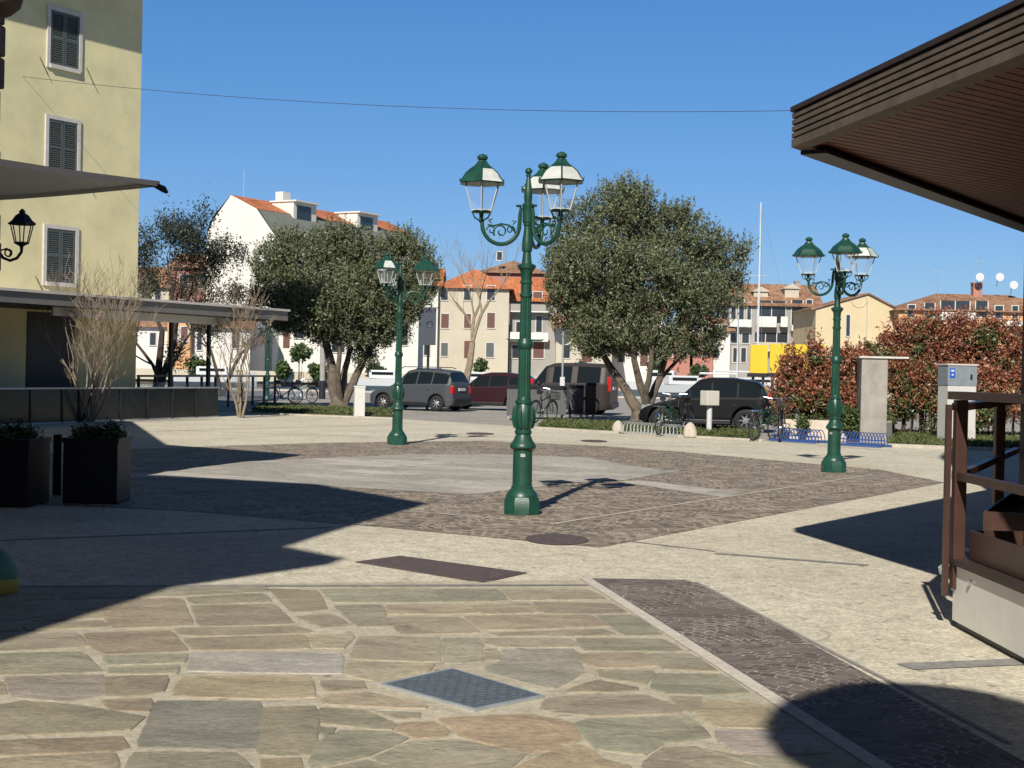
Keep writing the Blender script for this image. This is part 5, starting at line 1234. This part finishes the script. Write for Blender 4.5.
# ------------------------------------------------------------------ far bank: houses
def house(label, D, px0, px1, zeave, depth, wall, roof, rooftype, rise, wins, name='house', rz=0, extra=None, over=.5, group=None, base=.25, pxr=None):
    xa = P(px0, 350, D).x; xb = P(px1, 350, D).x; W = xb - xa
    t = thing(name, label, 'house' if name == 'house' else 'building', (xa, D, base), 0, group)
    H = zeave - base
    b = MB(); b.box((0, 0, 0), (W, depth, H))
    b2 = MB(); o = over
    if rooftype == 'side':      # ridge parallel to the facade
        b.add([(0, .01, H), (0, depth - .01, H), (0, depth / 2, H + rise)], [(0, 1, 2)]); b.add([(W, .01, H), (W, depth - .01, H), (W, depth / 2, H + rise)], [(0, 2, 1)])
        k = rise / (depth / 2)
        b2.add([(-o, -o, H - k * o + .05), (W + o, -o, H - k * o + .05), (W + o, depth / 2, H + rise + .05), (-o, depth / 2, H + rise + .05), (W + o, depth + o, H - k * o + .05), (-o, depth + o, H - k * o + .05)], [(0, 1, 2, 3), (3, 2, 4, 5)])
        b2.add([(-o, -o, H - k * o - .1), (W + o, -o, H - k * o - .1), (W + o, -o, H - k * o + .05), (-o, -o, H - k * o + .05)], [(0, 1, 2, 3)])
        b2.add([(-o, -o, H - k * o - .1), (W + o, -o, H - k * o - .1), (W + o, .02, H + .001 - .12), (-o, .02, H - .12)], [(0, 3, 2, 1)])
    elif rooftype == 'hip':
        hh = min(W, depth) / 2
        b2.add([(-o, -o, H), (W + o, -o, H), (W + o, depth + o, H), (-o, depth + o, H), (hh if W > depth else W / 2, depth / 2, H + rise), (W - hh if W > depth else W / 2, depth / 2, H + rise)], [(0, 1, 5, 4), (1, 2, 5), (2, 3, 4, 5), (3, 0, 4), (0, 3, 2, 1)])
    elif rooftype == 'gable':   # gable to the viewer; apex fraction in extra
        ax = W * (extra or .5); b.add([(0, 0, H), (W, 0, H), (ax, 0, H + rise), (0, depth, H), (W, depth, H), (ax, depth, H + rise)], [(0, 1, 2), (3, 5, 4)])
        b2.add([(-o, -.25, H - o * rise / ax + .04), (ax, -.25, H + rise + .04), (ax, depth + .3, H + rise + .04), (-o, depth + .3, H - o * rise / ax + .04)], [(0, 1, 2, 3)])
        b2.add([(ax, -.25, H + rise + .04), (W + o, -.25, H - o * rise / (W - ax) + .04), (W + o, depth + .3, H - o * rise / (W - ax) + .04), (ax, depth + .3, H + rise + .04)], [(0, 1, 2, 3)])
        b2.add([(-o, -.25, H - o * rise / ax - .12), (ax, -.25, H + rise - .12), (ax, -.25, H + rise + .04), (-o, -.25, H - o * rise / ax + .04)], [(0, 1, 2, 3)])
        b2.add([(ax, -.25, H + rise - .12), (W + o, -.25, H - o * rise / (W - ax) - .12), (W + o, -.25, H - o * rise / (W - ax) + .04), (ax, -.25, H + rise + .04)], [(0, 1, 2, 3)])
    elif rooftype == 'flat':
        b2.box((-.15, -.15, H + .003), (W + .15, depth + .15, H + .25))
    b.build('wall', M[wall], t); rf = b2.build('roof', M[roof], t)
    for wn in wins:
        x0, y0, x1, y1 = wn[:4]; kind = wn[4] if len(wn) > 4 else 'win'
        A = P(x0, y1, D) - Vector((xa, 0, base)); B_ = P(x1, y0, D) - Vector((xa, 0, base))
        if kind == 'balcony':
            f = MB(); f.box((A.x, -1.1, A.z - .12), (B_.x, -.002, A.z)); bo = f.build('balcony', M['w_white'], t)
            g = MB(); g.box((A.x, -1.1, A.z + .003), (B_.x, -1.05, B_.z)); g.build('parapet', M[wn[5] if len(wn) > 5 else 'w_white'], bo)
            continue
        if kind == 'door' or kind == 'loggia':
            f = MB(); f.box((A.x, -.02, A.z), (B_.x, -.002, B_.z)); w0 = f.build('loggia' if kind == 'loggia' else 'door', M['win'] if kind == 'loggia' else M['brownshut'], t)
            if kind == 'loggia':
                g = MB(); g.box((A.x, -.06, A.z), (B_.x, -.022, A.z + .12)); nn = max(1, int((B_.x - A.x) / 1.2))
                for q in range(nn + 1): xx = A.x + (B_.x - A.x) * q / nn; g.box((xx - .05, -.07, A.z), (xx + .05, -.023, B_.z))
                g.build('frame', M['trim'], w0)
            continue
        f = MB(); e_ = .09
        f.box((A.x - e_, -.05, A.z - e_), (A.x, .0, B_.z + e_)); f.box((B_.x, -.05, A.z - e_), (B_.x + e_, 0, B_.z + e_)); f.box((A.x, -.05, B_.z), (B_.x, 0, B_.z + e_)); f.box((A.x - .06, -.10, A.z - e_), (B_.x + .06, 0, A.z))
        fo = f.build('window', M['trim'], t)
        g = MB(); g.box((A.x, -.02, A.z), (B_.x, -.001, B_.z)); g.build('pane' if kind != 'shut' else 'shutter', M['brownshut'] if kind == 'shut' else (M['shutter'] if kind == 'gshut' else M['win']), fo)
    return t
def chimney(t, x, y, z0, z1, m='w_cream', w_=.6):
    b = MB(); b.box((x, y, z0), (x + w_, y + w_, z1)); b.box((x - .08, y - .08, z1 + .002), (x + w_ + .08, y + w_ + .08, z1 + .12)); b.build('chimney', M[m], t)

# white gambrel apartment block: gable to the left, long front receding to the right
rd = Vector((.49, .87)); gd = Vector((.87, -.49)); ang = math.atan2(gd.y, gd.x)
t = thing('apartment_block', 'white apartment block with orange tiles, grey mansard and two dormers behind the left olive', 'building', (-25.4, 140, .25), ang)
zr, zk, ze = 17.5, 15.8, 13.6
prof = [(-4.3, 0), (-4.3, 13.6), (-3.6, 15.0), (-1.5, 17.3), (1.6, 15.9), (3.75, 13.4), (3.75, 0)]
b = MB(); n = len(prof); b.add([(x, 0, z) for x, z in prof], [tuple(range(n))[::-1]]); b.add([(x, 26, z) for x, z in prof], [tuple(range(n))])
b.add([(3.75, 0, 0), (3.75, 26, 0), (3.75, 26, 13.4), (3.75, 0, 13.4)], [(0, 1, 2, 3)]); b.add([(-4.3, 0, 0), (-4.3, 26, 0), (-4.3, 26, 14), (-4.3, 0, 14)], [(0, 3, 2, 1)]); b.build('wall', M['w_white'], t)
b = MB(); b.add([(-1.5, -.02, 17.32), (1.7, -.02, 15.88), (1.7, 26, 15.88), (-1.5, 26, 17.32)], [(0, 1, 2, 3)]); b.add([(-4.35, -.02, 14), (-3.62, -.02, 15.33), (-3.62, 26, 15.33), (-4.35, 26, 14)], [(0, 1, 2, 3)]); b.add([(-3.62, -.02, 15.33), (-1.5, -.02, 17.32), (-1.5, 26, 17.32), (-3.62, 26, 15.33)], [(0, 1, 2, 3)])
b.build('tiled_roof', M['tile_orange'], t)
b = MB(); b.add([(1.7, .1, 15.85), (3.85, .1, 13.3), (3.85, 26, 13.3), (1.7, 26, 15.85)], [(0, 1, 2, 3)]); b.build('mansard', M['mansard'], t)
for yy in (5.0, 15.5):
    d_ = MB(); d_.box((-.6, yy, 15.3), (2.0, yy + 3.6, 17.1)); dm = d_.build('dormer', M['w_white'], t)
    MB().box((2.003, yy + .5, 15.5), (2.04, yy + 2.7, 16.8)).build('dormer_window', M['win'], dm); MB().box((-.8, yy - .15, 17.103), (2.4, yy + 3.75, 17.25)).build('dormer_roof', M['w_white'], dm)
b = MB(); b.box((-1.8, 7, 16.5), (-.9, 8.2, 18.4)); b.build('chimney', M['w_white'], t)
for k, yy in enumerate((2.5, 6.5, 10.5, 14.5, 18.5, 22.5)):
    for z in (1.0, 4.1, 7.2, 10.3):
        f = MB(); f.box((3.753, yy, z), (3.80, yy + 1.6, z + 1.7)); wo = f.build('window', M['trim'], t); MB().box((3.803, yy + .12, z + .1), (3.82, yy + 1.48, z + 1.6)).build('pane', M['win'], wo)
for z in (3.4, 6.5, 9.6): MB().box((3.752, 2, z), (4.9, 25, z + .16)).build('balcony', M['w_white'], t)
a = P(289, 185, 147); ch = MB(); ch.tube([(0, 0, 17), (0, 0, 19.6)], .03, 4); ch.build('aerial', M['steel'], t)
# low white wing in front of it, at street level
house('low white house with dark windows and a white balcony behind the left olive tree', 139, 252, 418, 8.2, 8, 'w_white', 'w_white', 'flat', 0,
      [(266, 322, 277, 343), (283, 327, 290, 348, 'door'), (294, 318, 304, 338), (318, 320, 324, 344), (332, 330, 345, 352), (356, 326, 364, 350), (384, 322, 392, 345), (402, 322, 408, 345), (285, 308, 320, 317, 'balcony'), (330, 308, 372, 317, 'balcony')])
house('cream and orange house seen under the terrace canopy', 130, 132, 250, 5.0, 8, 'w_white', 'tile_brown', 'side', 1.2, [(170, 328, 178, 343, 'shut'), (180, 328, 188, 343, 'shut'), (197, 334, 202, 350), (150, 333, 156, 345), (232, 330, 240, 348)])
house('narrow orange rendered house front between the cream walls under the canopy', 129, 167, 190, 6.0, 4, 'w_orange', 'w_cream', 'flat', 0, [(170, 327, 178, 341, 'shut'), (181, 327, 188, 341, 'shut')])
house('pink house with a brown tiled roof behind the dark tree', 150, 172, 222, 11.5, 8, 'w_pink', 'tile_brown', 'side', 1.4, [(180, 275, 188, 288), (200, 275, 208, 288), (180, 300, 188, 312)])
house('distant cream house at the far left beyond the ochre building', 150, 60, 168, 9.5, 9, 'w_cream', 'tile_brown', 'side', 2, [(142, 290, 148, 305), (155, 290, 161, 305)])
# orange roofed house
t = house('cream house with a bright orange hipped roof behind the tall bare tree', 158, 436, 508, 10.2, 9, 'w_cream', 'tile_orange', 'hip', 2.4,
      [(441, 287, 448, 300), (464, 286, 471, 300), (487, 286, 495, 300), (441, 314, 449, 328, 'shut'), (464, 314, 471, 328, 'shut'), (487, 313, 495, 328, 'shut'), (441, 343, 448, 356, 'gshut'), (486, 343, 494, 357, 'gshut'), (464, 341, 472, 358, 'door')])
house('white house left of the orange-roofed house', 157, 400, 437, 10.6, 9, 'w_white', 'tile_orange', 'side', 1.8, [(408, 290, 414, 303), (424, 290, 430, 303), (408, 318, 414, 330), (424, 343, 430, 355)])
house('taller house with a tiled roof behind the orange-roofed house', 172, 478, 545, 12.8, 9, 'w_pink', 'tile_brown', 'hip', 1.8, [(497, 252, 502, 260)])
t = house('pinkish terrace house with balconies right of the centre lamp pole', 160, 509, 556, 9.4, 9, 'w_grey', 'tile_orange', 'side', 2.4,
      [(533, 292, 542, 303, 'shut'), (512, 300, 520, 312), (536, 316, 542, 332), (516, 322, 522, 336), (533, 342, 544, 358, 'shut'), (512, 345, 519, 358), (510, 305, 548, 311, 'balcony', 'w_grey'), (510, 333, 548, 340, 'balcony', 'w_white')])
house('pale cream low house seen below the right olive crown', 158, 556, 612, 6.5, 8, 'w_cream', 'tile_brown', 'side', 2.0, [(563, 345, 570, 358), (582, 340, 592, 362, 'door'), (600, 345, 606, 356)])
house('white rendered house with a small tower seen through the right olive branches', 165, 610, 664, 8.2, 8, 'w_white', 'tile_brown', 'side', 2.0, [(618, 330, 625, 342), (635, 330, 642, 342), (650, 330, 657, 342), (618, 350, 625, 362), (640, 350, 648, 366, 'door')])
house('brick-red terrace house with white window surrounds right of the olive', 166, 664, 693, 5.2, 8, 'w_pink', 'tile_brown', 'side', 1.2, [(667, 346, 672, 357), (680, 346, 685, 357)])
house('taller brick-red house with a white gable window beside the balcony block', 166, 690, 713, 8.6, 8, 'w_pink', 'w_white', 'flat', 0, [(694, 302, 709, 309), (694, 322, 699, 333), (703, 322, 708, 333), (694, 345, 699, 356), (703, 345, 708, 356)])
t = house('long harbour block with balconies under a weathered tiled roof', 168, 728, 818, 9.8, 10, 'w_grey', 'tile_brown', 'side', 2.4,
      [(731, 300, 736, 324), (739, 300, 744, 324), (747, 303, 751, 324), (757, 301, 786, 324, 'loggia'), (791, 300, 803, 326, 'loggia'), (806, 300, 812, 326), (731, 333, 739, 343), (742, 333, 749, 343), (754, 333, 788, 343, 'loggia'), (792, 333, 812, 343, 'loggia'), (733, 348, 737, 362), (741, 348, 746, 362), (728, 320, 750, 326, 'balcony', 'w_white'), (757, 317, 775, 326, 'balcony', 'w_white'), (779, 317, 786, 326, 'balcony', 'w_white'), (790, 326, 815, 330, 'balcony'), (756, 343, 786, 350, 'balcony', 'w_cream')])
for x, z in ((3, 11.0), (6.5, 11.4)):
    d_ = MB(); d_.box((x, 1.5, z - 1.2), (x + 1.6, 4.5, z - .1)); d_.add([(x - .2, 1.3, z - .1), (x + 1.8, 1.3, z - .1), (x + .8, 1.3, z + .5), (x - .2, 5, z - .1), (x + 1.8, 5, z - .1), (x + .8, 5, z + .5)], [(0, 1, 2), (0, 2, 5, 3), (1, 4, 5, 2)]); d_.build('dormer', M['w_cream'], t)
chimney(t, 8.2, 4.6, 11, 12.3, 'w_grey')
house('small white house with a glazed front left of the balcony block', 167, 710, 730, 6.8, 8, 'w_white', 'tile_brown', 'side', 1.3, [(713, 325, 719, 336), (722, 325, 727, 336), (713, 345, 719, 358)])
t = house('pale yellow house with its plain gable facing the plaza, behind the right lamp post', 150, 815, 898, 8.6, 12, 'w_yellow', 'tile_brown', 'gable', 1.55, [(846, 315, 850, 336)], extra=.62)
b = MB(); q = P(867, 300, 150) - Vector((t.location.x, 0, .25)); b.tube([(q.x, -.06, 0), (q.x, -.06, q.z)], .06, 5); b.build('downpipe', M['w_cream'], t)
b = MB(); q = P(859, 300, 150) - Vector((t.location.x, 0, .25)); b.torus((q.x, -.03, q.z), .75, .04, 'y', 24, 5); b.build('plaster_ring', M['w_cream'], t)
t = house('orange rendered terrace with a long brown tiled roof above the right hedge', 148, 898, 1075, 8.4, 10, 'w_orange', 'tile_brown', 'hip', 2.0,
      [(924, 303, 935, 318, 'loggia'), (940, 301, 970, 318, 'loggia'), (975, 301, 988, 318, 'loggia'), (908, 305, 915, 317), (995, 306, 1003, 318), (1012, 306, 1018, 318), (905, 328, 912, 342), (1000, 328, 1007, 342), (938, 313, 972, 319, 'balcony', 'w_white'), (996, 322, 1040, 325, 'balcony', 'w_white')])
for px_, py_ in ((980, 277), (1000, 277), (1014, 285)):
    q = P(px_, py_, 151) - Vector((t.location.x, 148, .25)); b = MB(); b.lathe([(-.12, .08), (-.04, .34), (0, .42)], 18); 
    b.v = [(q.x + x, 3.2 + z * 1.0, q.z + y) for x, y, z in [(v[0], v[1], -v[2] - .2) for v in b.v]]; b.tube([(q.x, 3.6, q.z), (q.x, 4, q.z - .9)], .04, 4); b.build('satellite_dish', M['whitegloss'], t, True)
chimney(t, P(984, 0, 151).x - t.location.x, 4.2, 9.2, 11.2, 'w_pink', .9)
# aerial masts on that roof
for px_, top in ((938, 268), (981, 258)):
    q = P(px_, top, 152) - Vector((t.location.x, 148, .25)); b = MB(); b.tube([(q.x, 4, 8), (q.x, 4, q.z)], .03, 4); b.tube([(q.x - .5, 4, q.z - .3), (q.x + .5, 4, q.z - .3)], .02, 3); b.build('aerial', M['steel'], t)
# quay wall, hedges and bushes on the far bank
o = tag(MB().box((-60, FBY - 22, -1), (-8, FBY - 12, .25)).build('quay_terrace', M['darkstone']), 'dark stone quay terrace before the left far houses', 'quay'); o['kind'] = 'structure'
o = tag(MB().box((-60, FBY - 22.3, .253), (4, FBY - 22, 1.15)).build('quay_wall', M['w_cream']), 'low pale stone wall along the far quay on the left', 'wall')
for px_, py_, r_, lab in ((301, 352, 9, 'round clipped bush before the low white house'), (283, 370, 8, 'low bush left of the round clipped bush'), (318, 371, 9, 'low bush right of the round clipped bush'), (200, 368, 12, 'dark shrub below the orange house front'), (375, 371, 8, 'small shrub behind the white stone pillar')):
    hedge('bush', lab, [hb(px_, py_, 127, r_, r_ * .8, .8)], 1500, int(px_), 'green_leaf', .35, cat='bush')
for k, (px_, py_, r_, D_) in enumerate(((655, 368, 10, 149), (700, 371, 8, 150), (870, 352, 12, 140), (905, 338, 10, 140), (580, 368, 7, 148), (480, 366, 7, 145))):
    hedge('bush', ['green bush seen through the right olive trunk fork', 'green bush before the brick-red houses', 'shrub before the yellow gable house', 'shrub at the right corner of the yellow gable house', 'bush behind the brown van', 'bush at the foot of the orange-roofed house'][k], [hb(px_, py_, D_, r_, r_ * .8, .8)], 1200, 70 + k, 'green_leaf', .35, cat='bush')

# yellow boards behind the hedge
for k, (x0, x1) in enumerate(((750, 768), (769.5, 826))):
    A = P(x0, 373, 62); B_ = P(x1, 345, 62)
    t = thing('yellow_board', ['narrow bright yellow hoarding panel above the black car roof', 'wide bright yellow hoarding panel behind the red hedge'][k], 'hoarding', (A.x, 62, 0))
    MB().box((0, 0, A.z), (B_.x - A.x, .08, B_.z)).build('panel', M['yellow'], t, bevel=.01)
    MB().box((-.1, -.03, A.z - .16), (B_.x - A.x, .12, A.z - .003)).build('sill', M['black'], t)
    for x in (.1, B_.x - A.x - .2): MB().box((x, .09, 0), (x + .1, .19, B_.z - .1)).build('post', M['blackiron'], t)

# ------------------------------------------------------------------ boats
def boat(name, label, px, D, L, H, sail=0, mast_px=None, rz=0, hullm='whitegloss'):
    q = P(px, 380, D); t = thing(name, label, 'boat', (q.x, D, -.15), rz)
    b = MB(); NS = 12; rings = []
    for i in range(NS + 1):
        s = i / NS; x = -L / 2 + L * s; w_ = L * .15 * (1 - max(0, (s - .55) / .45) ** 2.2) * (1 if s > .05 else .9); z = H * (.8 + .3 * s ** 2)
        rings.append([(x, w_, z), (x, w_ * .85, H * .35), (x, 0, -.1), (x, -w_ * .85, H * .35), (x, -w_, z)])
    for i in range(NS):
        for k in range(4): b.add([rings[i][k], rings[i + 1][k], rings[i + 1][k + 1], rings[i][k + 1]], [(0, 1, 2, 3)])
        b.add([rings[i][0], rings[i][4], rings[i + 1][4], rings[i + 1][0]], [(0, 1, 2, 3)])
    b.add(rings[0], [(0, 1, 2, 3, 4)]); b.build('hull', M[hullm], t, True)
    b = MB(); b.box((-L * .22, -L * .09, H * .85), (L * .15, L * .09, H * 1.45)); c_ = b.build('cabin', M['whitegloss'], t, bevel=.08)
    b = MB(); b.box((-L * .18, -L * .093, H * 1.12), (L * .12, L * .093, H * 1.32)); b.build('cabin_window', M['dark_glass'], c_)
    if sail:
        b = MB(); b.tube([(0, 0, H), (0, 0, sail)], [.11, .06], 6); b.tube([(-.9, 0, sail * .62), (.9, 0, sail * .62)], .03, 4); b.build('mast', M['whitegloss'], t, True)
        b = MB(); b.tube([(0, 0, H * 1.9), (-L * .42, 0, H * 1.9)], .10, 6); b.build('boom', M['whitegloss'], t)
        b = MB()
        for q_ in ((L * .48, 0), (-L * .48, 0), (0, L * .13), (0, -L * .13)): b.tube([(0, 0, sail - .1), (q_[0], q_[1], H)], .015, 3)
        b.build('rigging', M['steel'], t)
    return t
boat('sailboat', 'white sailboat with the tallest mast, moored right of the olive tree', 757, 130, 9, 1.1, 16.8, rz=.2)
boat('sailboat', 'white sailboat with a shorter mast left of the tallest mast', 737, 136, 8, 1.0, 10.0, rz=-.1)
boat('motorboat', 'white cabin motorboat behind the black car bonnet', 684, 112, 6.5, 1.15, rz=.3)
boat('motorboat', 'blue and white motorboat seen through the right olive trunk', 664, 118, 6, 1.4, rz=-.3)
boat('motorboat', 'white motorboat moored behind the dark wine-red car', 480, 120, 6, 1.1, rz=.15)
boat('motorboat', 'small white motorboat right of the left olive trunk', 385, 116, 5.5, 1.1, rz=0)
boat('motorboat', 'white motorboat beyond the terrace railing', 215, 118, 6.5, 1.1, rz=.1)

# ------------------------------------------------------------------ unseen houses added outside the picture to close off part of the sky
t = thing('sky_blocker_house', 'unseen row house with shuttered windows, added behind the viewer to block sky light', 'building', (-34, -24, 0))
MB().box((0, 0, 0), (72, 10, 11.0)).build('wall', M['w_pink'], t); MB().box((-.5, -.5, 11.003), (72.5, 10.5, 11.3)).build('roof', M['tile_brown'], t)
for k in range(14):
    for z in (1.2, 4.6, 8.0): MB().box((2 + k * 5, 10.003, z), (3.1 + k * 5, 10.05, z + 1.7)).build('shutter', M['shutter'], t)
t = thing('sky_blocker_house', 'unseen row house with shuttered windows, added on the right to block sky light', 'building', (15, -12, 0))
MB().box((0, 0, 0), (10, 36, 10.5)).build('wall', M['w_pink'], t); MB().box((-.5, -.5, 10.503), (10.5, 36.5, 10.8)).build('roof', M['tile_brown'], t)
for k in range(7):
    for z in (1.2, 4.6, 7.6): MB().box((-.05, 2 + k * 5, z), (-.003, 3.1 + k * 5, z + 1.7)).build('shutter', M['shutter'], t)

t = thing('shade_caster_building', 'unseen tall house added outside the right edge to cast shade behind the kiosk', 'building', (5.75, 16.4, 0))  # unseen block, added to shade the ground behind the deck railing
MB().prism([(0, 0), (2.3, 6), (12, 6), (12, -4), (2, -4)], 0, 10.0).build('wall', M['w_pink'], t)
MB().prism([(0, -.1), (2.2, 6.2), (12.3, 6.3), (12.3, -4.3), (1.9, -4.3)], 10.003, 10.3).build('roof', M['tile_brown'], t)
